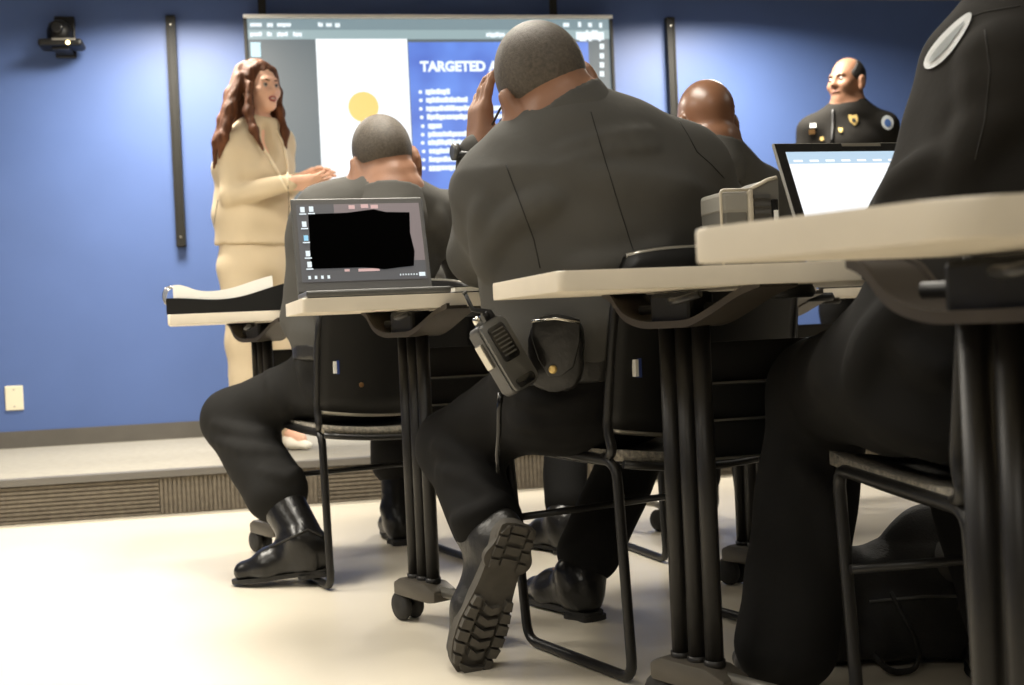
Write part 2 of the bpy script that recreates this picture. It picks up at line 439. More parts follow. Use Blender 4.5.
# ------------------------------------------------------------------ body building blocks
def hfr(F, Up):
    F = V(F).normalized(); R = F.cross(V(Up)).normalized(); Uu = R.cross(F).normalized(); return R, F, Uu
def head_ops(c, F, Up, neck, s=1.0, rolls=False, female=False, neck_r=0.06, mouth_open=False):
    R, Fd, Uu = hfr(F, Up); c = V(c)
    L = lambda x, y, z: c + (R * x + Fd * y + Uu * z) * s
    fr = (R, Fd, Uu); E = lambda p, r: ell(L(*p), [q * s for q in r], fr)
    o = [U(E((0, -.012, .03), (.077, .096, .092)), 0), U(E((0, .035, -.04), (.060, .062, .082)), .04),
         U(E((0, .072, -.098), (.028, .024, .022)), .03),
         U(cap(L(0, -.025, -.05), neck, neck_r * s, neck_r * s * 1.08), .03),
         U(cap(L(-.035, .085, .018), L(.035, .085, .018), .012 * s), .02),
         U(cap(L(0, .094, .008), L(0, .112, -.03), .008 * s, .013 * s), .012),
         U(cap(L(-.012, .1, -.033), L(.012, .1, -.033), .009 * s), .008),
         U(E((-.045, .07, -.03), (.02, .02, .02)), .03), U(E((.045, .07, -.03), (.02, .02, .02)), .03),
         U(E((0, .090, -.066), (.026, .012, .011)), .008)]
    for sx in (-1, 1):
        o += [S(E((sx * .032, .102, -.003), (.017, .014, .011)), .012)]
        o += [GRP([U(E((sx * .086, -.012, -.012), (.013, .023, .037)), 0), U(E((sx * .083, .0, -.042), (.010, .011, .015)), .01),
                   S(E((sx * .099, -.003, -.008), (.007, .012, .022)), .006)], .008)]
    if mouth_open: o += [S(E((0, .106, -.068), (.018, .014, .007)), .004)]
    if rolls:
        o += [GRP([U(cap(L(-.044, -.062, -.048), L(0, -.082, -.052), .019 * s), 0), U(cap(L(0, -.082, -.052), L(.044, -.062, -.048), .019 * s), .012)], .006),
              GRP([U(cap(L(-.042, -.056, -.086), L(0, -.076, -.090), .019 * s), 0), U(cap(L(0, -.076, -.090), L(.042, -.056, -.086), .019 * s), .012)], .006)]
    return o, L, fr
def hand_ops(wr, d, nrm, side, curl=(0.3, 0.35, 0.3), spread=0.10, s=1.0, thumb=(0.55, 0.75, 0.25), fcurls=None):
    """d: fingers' direction, nrm: where the palm looks, side: +1/-1 thumb along +/- (d x nrm)"""
    d = V(d).normalized(); nrm = V(nrm); nrm = (nrm - d * nrm.dot(d)).normalized(); lat = d.cross(nrm).normalized() * side
    wr = V(wr); fr = (lat, d, nrm)
    o = [U(rbox(wr + d * .05 * s, (.040 * s, .052 * s, .016 * s), .014 * s, fr), .02),
         U(ell(wr + (d * .035 + lat * .025 + nrm * .008) * s, (.022 * s, .035 * s, .018 * s), fr), .015)]
    for i, (x, ln) in enumerate(((.029, .074), (.010, .084), (-.010, .078), (-.029, .060))):
        b = wr + (d * (.096 - abs(x - .003) * .15) + lat * x) * s
        dd = (d + lat * (x * spread * 40)).normalized(); segs = (ln * .45, ln * .32, ln * .25); rr = (.0098, .0090, .0082, .0072)
        cc = fcurls[i] if fcurls else curl; ang = 0; sub = []
        for j in range(3):
            ang += cc[j]; v = dd * math.cos(ang) + nrm * math.sin(ang); e = b + v * segs[j] * s
            sub.append(U(cap(b, e, rr[j] * s, rr[j + 1] * s), .004)); b = e
        o.append(GRP(sub, .010))
    b = wr + (d * .022 + lat * .036 + nrm * .006) * s; v = (d * thumb[0] + lat * thumb[1] + nrm * thumb[2]).normalized()
    e = b + v * .040 * s; v2 = (v + d * .5 + nrm * .15).normalized(); e2 = e + v2 * .032 * s
    o.append(GRP([U(cap(b, e, .0125 * s, .0108 * s), 0), U(cap(e, e2, .0105 * s, .0085 * s), .004)], .014))
    return o
SOLE = [(0, 0), (.004, .022), (.02, .034), (.06, .036), (.10, .034), (.14, .038), (.19, .047), (.23, .046), (.265, .036), (.285, .018), (.29, 0)]
def sole_poly(k=1.0, inset=0.0):
    up = [(x, y) for x, y in SOLE]; full = up + [(x, -y) for x, y in reversed(up[1:-1])]
    pts = rounded([V((x * k, y * k, 0)) for x, y in full], .03, 3, True)
    if inset:
        c = V((.145 * k, 0, 0)); pts = [c + V(((p - c).x * (1 - inset / .145), (p - c).y * (1 - inset / .04), 0)) for p in pts]
    return [(p.x, p.y) for p in pts]
def boot(parent, off, heel, toe, up, top, shaft_r=(.050, .056), m='leather', lugs=False, k=1.0, h=.006, name='boot', sole_m='rubber_dark'):
    """heel, toe: points under the sole; up: sole normal; top: where the shaft ends"""
    heel, toe = V(heel), V(toe); f = (toe - heel).normalized(); up = V(up); up = (up - f * up.dot(f)).normalized(); l = up.cross(f)
    L = lambda x, y, z: heel + (f * x + l * y + up * z) * k
    fr = (f, l, up)
    ops = [U(ell(L(.05, 0, .055), (.054 * k, .037 * k, .05 * k), fr), 0), U(ecap(L(.06, 0, .052), L(.18, 0, .045), l, (.037 * k, .042 * k), (.046 * k, .036 * k)), .03),
           U(ecap(L(.18, 0, .044), L(.250, 0, .038), l, (.046 * k, .036 * k), (.038 * k, .028 * k)), .03),
           U(cap(L(.10, 0, .085), L(.17, 0, .062), .032 * k, .03 * k), .03),
           U(cap(L(.062, 0, .09), top, shaft_r[0], shaft_r[1]), .035),
           U(cap(L(.070, -.034, .112), L(.070, .034, .112), .024 * k), .02),
           CLIP(-up, L(0, 0, .015)), CLIP(V(top) - L(.06, 0, .09), top)]
    b = solid(name, ops, h, m, parent, off)
    bm = BM(); mt = frame(f, l, up, heel - V(off)); w9 = 1.0 if lugs else .93
    vs = prism(bm, [(x, y * w9) for x, y in sole_poly(k)], .008 * k, (.030 if lugs else .020) * k)
    for v in vs: v.co = mt @ v.co
    vs = prism(bm, [(x * .33, y * .98 * w9) for x, y in sole_poly(k)], .0 * k, .012 * k)
    for v in vs: v.co = mt @ v.co
    so = obj('sole', bm, sole_m, b, angle=40)
    if lugs:
        def lug(poly, z0=-.004, z1=.010):
            bm2 = BM(); 
            for v in prism(bm2, [(x * k, y * k) for x, y in poly], z0 * k, z1 * k): v.co = mt @ v.co
            o = obj('tread_lug', bm2, 'rubber', b)
        for i in range(5):                      # chevron bars under the ball of the foot
            x = .150 + i * .021; wd = .020 + (.006 if 0 < i < 4 else 0)
            lug([(x, -wd * .7), (x + .013, -wd * .7), (x + .020, 0), (x + .013, wd * .7), (x, wd * .7), (x + .007, 0)])
        for i in range(6):
            x = .140 + i * .022; y0 = np.interp(x, [p[0] for p in SOLE], [p[1] for p in SOLE]); y1 = np.interp(x + .016, [p[0] for p in SOLE], [p[1] for p in SOLE])
            for sgn in (-1, 1): lug([(x, sgn * .024), (x, sgn * y0 * .95), (x + .016, sgn * y1 * .95), (x + .018, sgn * .024)])
        for i in range(3):
            x = .020 + i * .022; lug([(x, -.014), (x + .014, -.014), (x + .014, .014), (x, .014)], -.006)
        for i in range(4):
            x = .006 + i * .021; y0 = np.interp(x, [p[0] for p in SOLE], [p[1] for p in SOLE]); y1 = np.interp(x + .016, [p[0] for p in SOLE], [p[1] for p in SOLE])
            for sgn in (-1, 1): lug([(x, sgn * .019), (x, sgn * y0 * .95), (x + .016, sgn * y1 * .95), (x + .016, sgn * .019)], -.006)
        lug([(.004, -.012), (.016, -.016), (.016, .016), (.004, .012)], -.006)
        lug([(.262, -.024), (.276, -.016), (.283, 0), (.276, .016), (.262, .024), (.268, 0)])
    return b
# ------------------------------------------------------------------ the room
def rbm(t0, t1, m0, m1, z0, z1, bm=None, mi=0, bevel=0):
    bm = bm or BM(); vs = box(bm, (t0, m0, z0), (t1, m1, z1), bevel, mi)
    for v in bm.verts if bevel else vs: v.co = RM(*v.co)
    return bm
TL, TR, MB = -4.6, 5.6, -3.2
struct(obj('floor', rbm(TL, TR, MB, WALL_M, -0.1, 0), 'floor'))
struct(obj('ceiling', rbm(TL, TR, MB, WALL_M + .1, CEIL, CEIL + .1), 'ceiling'))
wb = struct(obj('wall_back', rbm(TL, TR, WALL_M, WALL_M + .1, 0, CEIL), 'wall_blue'))
struct(obj('wall_left', rbm(TL - .1, TL, MB, WALL_M, 0, CEIL), 'wall_blue'))
struct(obj('wall_right', rbm(TR, TR + .1, MB, WALL_M, 0, CEIL), 'wall_pale'))
struct(obj('wall_front', rbm(TL, TR, MB - .1, MB, 0, CEIL), 'wall_pale'))
struct(obj('baseboard_back', rbm(TL, TR, WALL_M - .015, WALL_M, STAGE_H, STAGE_H + .085), 'baseboard'))
st = struct(obj('stage_platform', rbm(TL, TR, STAGE_M + .012, WALL_M, 0, STAGE_H), 'stage_top'))
st['label'] = 'low carpeted platform along the blue wall'
obj('nosing', rbm(TL, TR, STAGE_M - .012, STAGE_M + .05, STAGE_H - .022, STAGE_H + .004), 'nosing', st)
TW = 0.61
def tile_mesh(horizontal):
    bm = BM(); hgt = STAGE_H - .024
    box(bm, (0.001, 0.006, 0.0), (TW - .001, .012, hgt))
    if horizontal:
        n = 9
        for i in range(n): box(bm, (.002, .0, hgt * (i + .12) / n), (TW - .002, .007, hgt * (i + .72) / n))
    else:
        n = 36
        for i in range(n): box(bm, (TW * (i + .12) / n, .0, .002), (TW * (i + .72) / n, .007, hgt - .002))
    me = bpy.data.meshes.new('carpet_tile'); bmesh.ops.recalc_face_normals(bm, faces=bm.faces); bm.to_mesh(me); bm.free(); me.materials.append(MATS['carpet']); return me
tm = (tile_mesh(True), tile_mesh(False))
v_ = ray(160, 500); kk = STAGE_M / v_.dot(N_); t_seam = (v_ * kk).dot(T_)
for i in range(-6, 10):
    t0 = t_seam + i * TW
    if t0 < TL or t0 + TW > TR: continue
    o = bpy.data.objects.new('carpet_tile', tm[0] if i % 2 else tm[1]); COL.objects.link(o)
    o.location = RM(t0, STAGE_M, 0); o.rotation_euler = (0, 0, WA); o.parent = st

def wall_thing(name, label, cat, t, z, off=0.0):
    return thing(name, label, cat, RM(t, WALL_M - off, z), WA)        # local x along the wall, -y into the room
# vertical mounting rails
for (x0, y0, x1, y1, lab) in ((162, 15, 171, 247, 'long black vertical rail on the blue wall beside the woman in cream'),
                              (662, 17, 671, 262, 'black vertical rail on the blue wall right of the screen')):
    t0, z1 = PW((x0 + 8), y0, .04); _, z0 = PW((x1 + 8), y1, .04)
    r_ = wall_thing('wall_rail', lab, 'rail', t0, z0)
    bm = BM(); box(bm, (-.024, -.045, 0), (.024, -.003, z1 - z0), .004); obj('channel', bm, 'rail_black', r_)
    bm = BM(); box(bm, (.012, -.052, .004), (.024, -.044, z1 - z0 - .004), .002); box(bm, (-.024, -.052, .004), (-.012, -.044, z1 - z0 - .004), .002); obj('flange', bm, 'rail_black', r_)
    for zz in (.05, z1 - z0 - .05):
        bm = BM(); lathe(bm, [(.006, 0), (.006, .004), (.004, .006)], 10, Matrix.Translation((0, -.045, zz)) @ Matrix.Rotation(math.pi / 2, 4, 'X')); obj('screw', bm, 'edge_steel', r_)
# outlet
t0, z0 = PW(14.5, 398); ou = wall_thing('power_outlet', 'cream blank outlet plate low on the blue wall', 'outlet', t0, z0)
bm = BM(); box(bm, (-.043, -.008, -.062), (.043, -.001, .062), .003); obj('cover_plate', bm, 'white_plastic', ou)
for zz in (-.043, .043):
    bm = BM(); lathe(bm, [(.004, 0), (.004, .002)], 8, Matrix.Translation((0, -.008, zz)) @ Matrix.Rotation(math.pi / 2, 4, 'X')); obj('screw', bm, 'edge_steel', ou)
# ptz camera
t0, z0 = PW(63, 52, .1); pc = wall_thing('conference_camera', 'black pan-tilt camera on a wall bracket, small amber light', 'camera', t0, z0)
bm = BM(); box(bm, (-.05, -.02, -.01), (.05, -.001, .2), .005); box(bm, (-.04, -.16, .0), (.04, -.01, .012), .003); obj('wall_bracket', bm, 'black_metal', pc)
bm = BM(); box(bm, (-.105, -.19, .012), (.105, -.05, .05), .014); obj('base', bm, 'black_plastic', pc)
bm = BM(); lathe(bm, [(.045, 0), (.06, .012), (.062, .05), (.05, .085), (.02, .105)], 20, Matrix.Translation((-.01, -.11, .05))); obj('camera_head', bm, 'black_plastic', pc)
bm = BM(); lathe(bm, [(.028, 0), (.028, .03), (.022, .034)], 16, Matrix.Translation((-.01, -.16, .10)) @ Matrix.Rotation(math.pi / 2, 4, 'X')); obj('lens', bm, 'black_gloss', pc)
bm = BM(); box(bm, (-.035, -.194, .038), (.075, -.189, .048), .001); obj('trim_strip', bm, 'edge_steel', pc)
bm = BM(); lathe(bm, [(.010, 0), (.009, .004)], 12, Matrix.Translation((.04, -.190, .026)) @ Matrix.Rotation(math.pi / 2, 4, 'X')); obj('indicator_light', bm, 'led', pc)

# ------------------------------------------------------------------ projection screen
SO = 0.10
ta, za = PW(243, 15, SO); tb, zb = PW(611, 17, SO); _, zbot = PW(430, 236, SO); ztop = (za + zb) / 2
ps = wall_thing('presentation_screen', 'wide wall screen showing a document page and a blue slide with white text', 'screen', ta, zbot, SO)
SW, SH = tb - ta, ztop - zbot
SY = -.02
def sbox(x0, z0, x1, z1, y0, y1, bev=0): bm = BM(); box(bm, (x0, y0, z0), (x1, y1, z1), bev); return bm
obj('back_panel', sbox(.004, .004, SW - .004, SH - .004, -.015, .03), 'black_plastic', ps)
FB = .028
for nm, a in (('frame_top', (0, SH - .020, SW, SH)), ('frame_bottom', (0, 0, SW, FB)), ('frame_side', (0, FB, .018, SH - .02)), ('frame_side', (SW - .018, FB, SW, SH - .02))):
    obj(nm, sbox(*a, -.034, .03, .003), 'white_label' if nm == 'frame_top' else 'rail_black', ps)
for x_ in (262, 553):
    tt, _ = PW(x_, 8, SO); bm = BM(); box(bm, (tt - ta - .02, -.01, SH), (tt - ta + .02, .005, CEIL - zbot)); obj('hanger_strap', bm, 'rail_black', ps)
def sp(x, y): t, z = PW(x, y, SO + .02); return t - ta, z - zbot
def flat(name, m, x0, y0, x1, y1, lay, par=ps):
    (a, b), (c, d) = sp(x0, y0), sp(x1, y1); lo = (min(a, c), SY - .0012 * lay, min(b, d)); hi = (max(a, c), SY - .0012 * lay + .001, max(b, d))
    bm = BM(); box(bm, lo, hi); return obj(name, bm, m, par)
bm = BM(); box(bm, (.018, SY, FB), (SW - .018, SY + .006, SH - .02)); disp = obj('display', bm, 'scr_grey', ps)
# title bar and tool bar strips
zt = SH - .022
bm = BM(); box(bm, (.02, SY - .0012, zt - .055), (SW - .02, SY - .0002, zt)); obj('title_bar', bm, 'scr_bar', disp)
bm = BM(); box(bm, (.02, SY - .0012, zt - .105), (SW - .02, SY - .0002, zt - .056)); obj('tool_bar', bm, 'scr_bar2', disp)
pg0, pg1 = sp(315.5, 39), sp(407, 39)
bm = BM(); box(bm, (pg0[0], SY - .0024, FB + .02), (pg1[0], SY - .0012, pg0[1])); obj('white_page', bm, 'scr_white', disp)
bl1 = sp(588, 42)
bm = BM(); box(bm, (pg1[0] + .004, SY - .0024, FB + .02), (bl1[0], SY - .0012, bl1[1])); slide = obj('blue_slide', bm, 'scr_blue', disp)
cx, cz = sp(363.5, 107); bm = BM(); lathe(bm, [(.079, 0), (.079, .001)], 32, Matrix.Translation((cx, SY - .0026, cz)) @ Matrix.Rotation(math.pi / 2, 4, 'X')); obj('yellow_disc', bm, 'scr_yellow', disp)
TX = Matrix.Rotation(math.pi / 2, 4, 'X')
def words(name, spans, zc, hgt, m='scr_text', lay=3):            # far-away lettering too small to read: rows of word-like strips
    bm = BM()
    for (a, b) in spans:
        x = a
        while x < b - .002:
            wd = min(random.uniform(.008, .02), b - x); e = random.choice((0, 0, .22, -.18))
            box(bm, (x, SY - .0012 * lay, zc - hgt * (.5 - min(e, 0))), (x + wd * .92, SY - .0012 * lay + .001, zc + hgt * (.5 + max(e, 0)))); x += wd
    o = obj(name, bm, m, disp); o['kind'] = 'stuff'; return o
def spans(px, y): return [(sp(a, y)[0], sp(b, y)[0]) for a, b in px]
words('menu_text', spans([(250, 262), (267, 273), (277, 291), (318, 323), (326, 332), (335, 340)], 25), sp(300, 25)[1], .018)
words('menu_text', spans([(250, 262), (267, 272), (277, 288), (293, 302)], 34.5), sp(300, 34.5)[1], .018)
words('menu_text', spans([(486, 505)], 35), sp(500, 35)[1], .020)
words('menu_text', spans([(576, 604)], 36), sp(590, 36)[1], .042)
words('menu_text', spans([(563, 569), (578, 581), (588, 592), (599, 602)], 25), sp(590, 25)[1], .022)
flat('side_icon', 'scr_cyan', 250.5, 42.5, 261, 57, 3, disp)
for y in (46.5, 56, 65, 74): flat('side_icon', 'scr_text', 599.5, y - 2.6, 604, y + 2.6, 3, disp)
x0, z0 = sp(420.5, 71.3)
text_mesh('TARGETED A', .072, Matrix.Translation((x0, SY - .005, z0)) @ TX, 'slide_title', 'scr_text', disp, .0035, 0.97)
rows = [(92.2, [(425.5, 450)]), (100.5, [(426, 468)]), (109, [(426, 480), (483, 520)]), (117.5, [(427, 486), (489, 530)]), (126.3, [(428, 442)]),
        (134.8, [(428, 476), (479, 530)]), (143, [(428, 470), (472, 525)]), (151.5, [(429, 486), (488, 520)]), (160, [(429, 500), (503, 540)]), (168.3, [(429, 470), (472, 512)])]
for y, px in rows:
    x0, z0 = sp(px[0][0] - 5.2 - (y - 92) * .004, y)
    bm = BM(); lathe(bm, [(.010, 0), (.010, .001)], 10, Matrix.Translation((x0, SY - .0036, z0)) @ TX); obj('bullet', bm, 'scr_text', disp)
    words('bullet_text', spans(px, y), z0, .024)

# ------------------------------------------------------------------ ceiling lights
LIGHT_LABELS = ['square recessed ceiling light above the woman in cream', 'square recessed ceiling light near the standing officer',
                'long recessed ceiling light above the open floor before the platform', 'long recessed ceiling light above the open floor away from the platform',
                'long recessed ceiling light above the binder table', 'long recessed ceiling light above the table with the grey case',
                'dim long recessed ceiling light beyond the empty far table', 'long recessed ceiling light at the back of the room behind all the tables']
for i, (t, m_, a, b, wt, spr) in enumerate(LIGHTS):
    kind = LIGHT_LABELS[i]
    t_ = thing('ceiling_light', kind, 'light', (t, m_, CEIL), WA, 'recessed ceiling lights')
    bm = BM()
    for lo, hi in (((-a / 2 - .03, -b / 2 - .03, -.012), (a / 2 + .03, -b / 2, 0)), ((-a / 2 - .03, b / 2, -.012), (a / 2 + .03, b / 2 + .03, 0)), ((-a / 2 - .03, -b / 2, -.012), (-a / 2, b / 2, 0)), ((a / 2, -b / 2, -.012), (a / 2 + .03, b / 2, 0))): box(bm, lo, hi)
    obj('frame', bm, 'white_label', t_)
    bm = BM(); box(bm, (-a / 2, -b / 2, -.004), (a / 2, b / 2, -.001)); obj('diffuser', bm, 'scr_white', t_)
    ld = bpy.data.lights.new('lamp', 'AREA'); ld.shape = 'RECTANGLE'; ld.size = a; ld.size_y = b; ld.energy = wt; ld.color = (1.0, 0.93, 0.81)
    ld.spread = math.radians(spr)
    lo_ = bpy.data.objects.new('lamp', ld); COL.objects.link(lo_); lo_.parent = t_; lo_.location = (0, 0, -.02)

# ------------------------------------------------------------------ tables
ZT, TH = 0.755, 0.030
def make_table(label, corner, a, L=1.2, wd=.5, legs=((.36, .19),), phi=38, poly=None, panel=True):
    t = thing('folding_table', label, 'table', (corner[0], corner[1], 0), math.radians(a), 'training tables with pale tops')
    ex = math.radians(phi - a); U_ = V((-math.sin(ex), math.cos(ex), 0)); Vv = V((math.cos(ex), math.sin(ex), 0)); Z = V((0, 0, 1))
    pl = poly or [(0, 0), (L, 0), (L, wd), (0, wd)]
    pl = [(p.x, p.y) for p in rounded([(x, y, 0) for x, y in pl], .012 if not poly else .03, 4, True)]
    bm = BM()
    prism(bm, pl, ZT - TH, ZT, 0, 1, 2)
    es = [e for e in bm.edges if abs(e.verts[0].co.z - e.verts[1].co.z) < 1e-5]
    bmesh.ops.bevel(bm, geom=es, offset=.003, segments=2, affect='EDGES', profile=.5)
    obj('tabletop', bm, ['edge_band', 'laminate', 'under_board'], t, angle=40)
    for (lx, ly) in legs:
        c = V((lx, ly, 0)); W = lambda p, z: c - U_ * p + V((0, 0, z))        # p > 0: towards the near-right end of the foot
        bm = BM(); mt = frame(-U_, Vv, Z, c)
        prof = [(-.085, .062), (-.085, .092), (-.06, .104), (.045, .104), (.085, .090), (.085, .066), (.05, .060)]
        for s0, s1 in ((-.032, .032),):
            A = [bm.verts.new(mt @ V((x, s0, z))) for x, z in prof]; B = [bm.verts.new(mt @ V((x, s1, z))) for x, z in prof]
            bm.faces.new(A); bm.faces.new(list(reversed(B)))
            for i in range(len(prof)): bm.faces.new((A[i], B[i], B[(i + 1) % len(prof)], A[(i + 1) % len(prof)]))
        bmesh.ops.bevel(bm, geom=list(bm.edges), offset=.006, segments=2, affect='EDGES', profile=.5)
        lg = obj('leg', bm, 'foot_bronze', t, angle=35)
        for j in (-1, 0, 1):
            bm = BM(); tube(bm, [W(j * .038, .098), W(j * .038, ZT - TH - .055)], .0155, 14); tube(bm, [W(j * .038, .099), W(j * .038, .113)], .018, 14)
            obj('column_tube', bm, 'leg_bronze', lg)
        bm = BM(); tube(bm, rounded([W(.05, .085), W(.22, .085), W(.255, .07)], .02), .012, 10); obj('foot_bar', bm, 'edge_steel', lg)
        for p in (-.075, .24):
            bm = BM()
            for s in (-1, 1):
                lathe(bm, [(.010, -.009), (.031, -.009), (.035, -.004), (.035, .004), (.031, .009), (.010, .009)], 20, Matrix.Translation(W(p, .035) + Vv * s * .017) @ frame(U_, Z, Vv))
            tube(bm, [W(p, .035) - Vv * .026, W(p, .035) + Vv * .026], .007, 8); tube(bm, [W(p, .045), W(p, .075)], .010, 10)
            obj('caster', bm, 'rubber_dark', lg)
        # cast support between the column and the top
        pr = [(-.150, ZT - TH - .004), (-.13, ZT - TH - .012), (-.10, ZT - TH - .048), (-.055, ZT - TH - .062), (.050, ZT - TH - .062), (.085, ZT - TH - .050), (.165, ZT - TH - .014), (.205, ZT - TH - .004)]
        prr = rounded([V((x, 0, z)) for x, z in pr], .02, 3)
        bm = BM(); rows_ = []
        for q in prr:
            rows_.append([bm.verts.new(mt @ V((q.x, s, q.z + dz))) for s, dz in ((-.045, .012), (-.045, 0), (.045, 0), (.045, .012), (.037, .012), (.037, .007), (-.037, .007), (-.037, .012))])
        for A, B in zip(rows_, rows_[1:]):
            for k in range(8): bm.faces.new((A[k], A[(k + 1) % 8], B[(k + 1) % 8], B[k]))
        bm.faces.new(rows_[0]); bm.faces.new(list(reversed(rows_[-1])))
        obj('support_bracket', bm, 'cast_alu', lg, angle=40)
        bm = BM(); box(bm, (-.05, -.03, ZT - TH - .058), (.045, .03, ZT - TH - .003), .008, 0, mt); tube(bm, [mt @ V((-.08, -.02, ZT - TH - .03)), mt @ V((.09, .02, ZT - TH - .03))], .008, 8)
        obj('tilt_mechanism', bm, 'black_plastic', lg)
        bm = BM(); tube(bm, rounded([mt @ V((.02, -.05, ZT - TH - .018)), mt @ V((.07, -.09, ZT - TH - .020)), mt @ V((.12, -.085, ZT - TH - .010))], .02), .006, 8); obj('release_lever', bm, 'black_metal', lg)
        bm = BM(); lathe(bm, [(.05, 0), (.055, .008), (.05, .02)], 16, Matrix.Translation(mt @ V((.12, .11, ZT - TH - .021)))); obj('cable_cup', bm, 'black_plastic', lg)
    if panel:
        x0 = min(l[0] for l in legs) + .045; x1 = max(l[0] for l in legs) - .045 if len(legs) > 1 else L - .05
        y = wd - .035
        bm = BM(); box(bm, (x0, y, .40), (x0 + .012, y + .012, .625)); box(bm, (x1 - .012, y, .40), (x1, y + .012, .625)); box(bm, (x0, y, .622), (x1, y + .012, .632)); mp = obj('modesty_panel', bm, 'black_metal', t)
        for z0, z1 in ((.558, .622), (.490, .552), (.42, .484)):
            bm = BM(); box(bm, (x0 + .012, y + .003, z0), (x1 - .012, y + .008, z1)); box(bm, (x0 + .012, y - .010, z0 - .002), (x1 - .012, y + .008, z0 + .001)); sl = obj('slat', bm, 'panel_black', mp)
            bm = BM(); box(bm, (x0 + .012, y - .013, z0 - .003), (x1 - .012, y - .009, z0 + .001)); obj('slat_lip', bm, 'edge_steel', sl)
            bm = BM(); lathe(bm, [(.004, 0), (.003, .003)], 8, Matrix.Translation(((x0 + x1) / 2, y + .002, z0 + .008)) @ TX); obj('screw', bm, 'edge_steel', sl)
    return t
T2 = make_table('pale table with an open laptop and a grey case on it', (.070, 1.73), 14, L=1.5, wd=.422, legs=((.278, .215), (1.2, .215)))
T1 = make_table('pale table carrying the laptop with a blacked-out screen picture', (-.435, 2.51), 15, L=1.2, wd=.45, legs=((.265, .185), (1.10, .185)))
TA = make_table('pale table carrying an open white-paged binder', (-1.000, 3.50), 15, L=1.80, legs=((.275, .17), (1.40, .17)))
TA2 = make_table('empty pale table beyond the bald officer, standing past the end of the binder table', (.86, 4.00), 15, L=1.2, legs=((.12, .17), (.9, .17)))
n0 = (.31, .83); nl = lambda p: (p[0] - n0[0], p[1] - n0[1])
TN = make_table('empty pale table with slanted end edge, beside the seated officer with the sleeve patch', n0, 0, wd=.5, legs=((.138, .245), (.82, .33)), phi=32,
                poly=[nl(n0), nl((1.32, .80)), nl((1.28, 1.41)), nl((.150, 1.035))], panel=False)

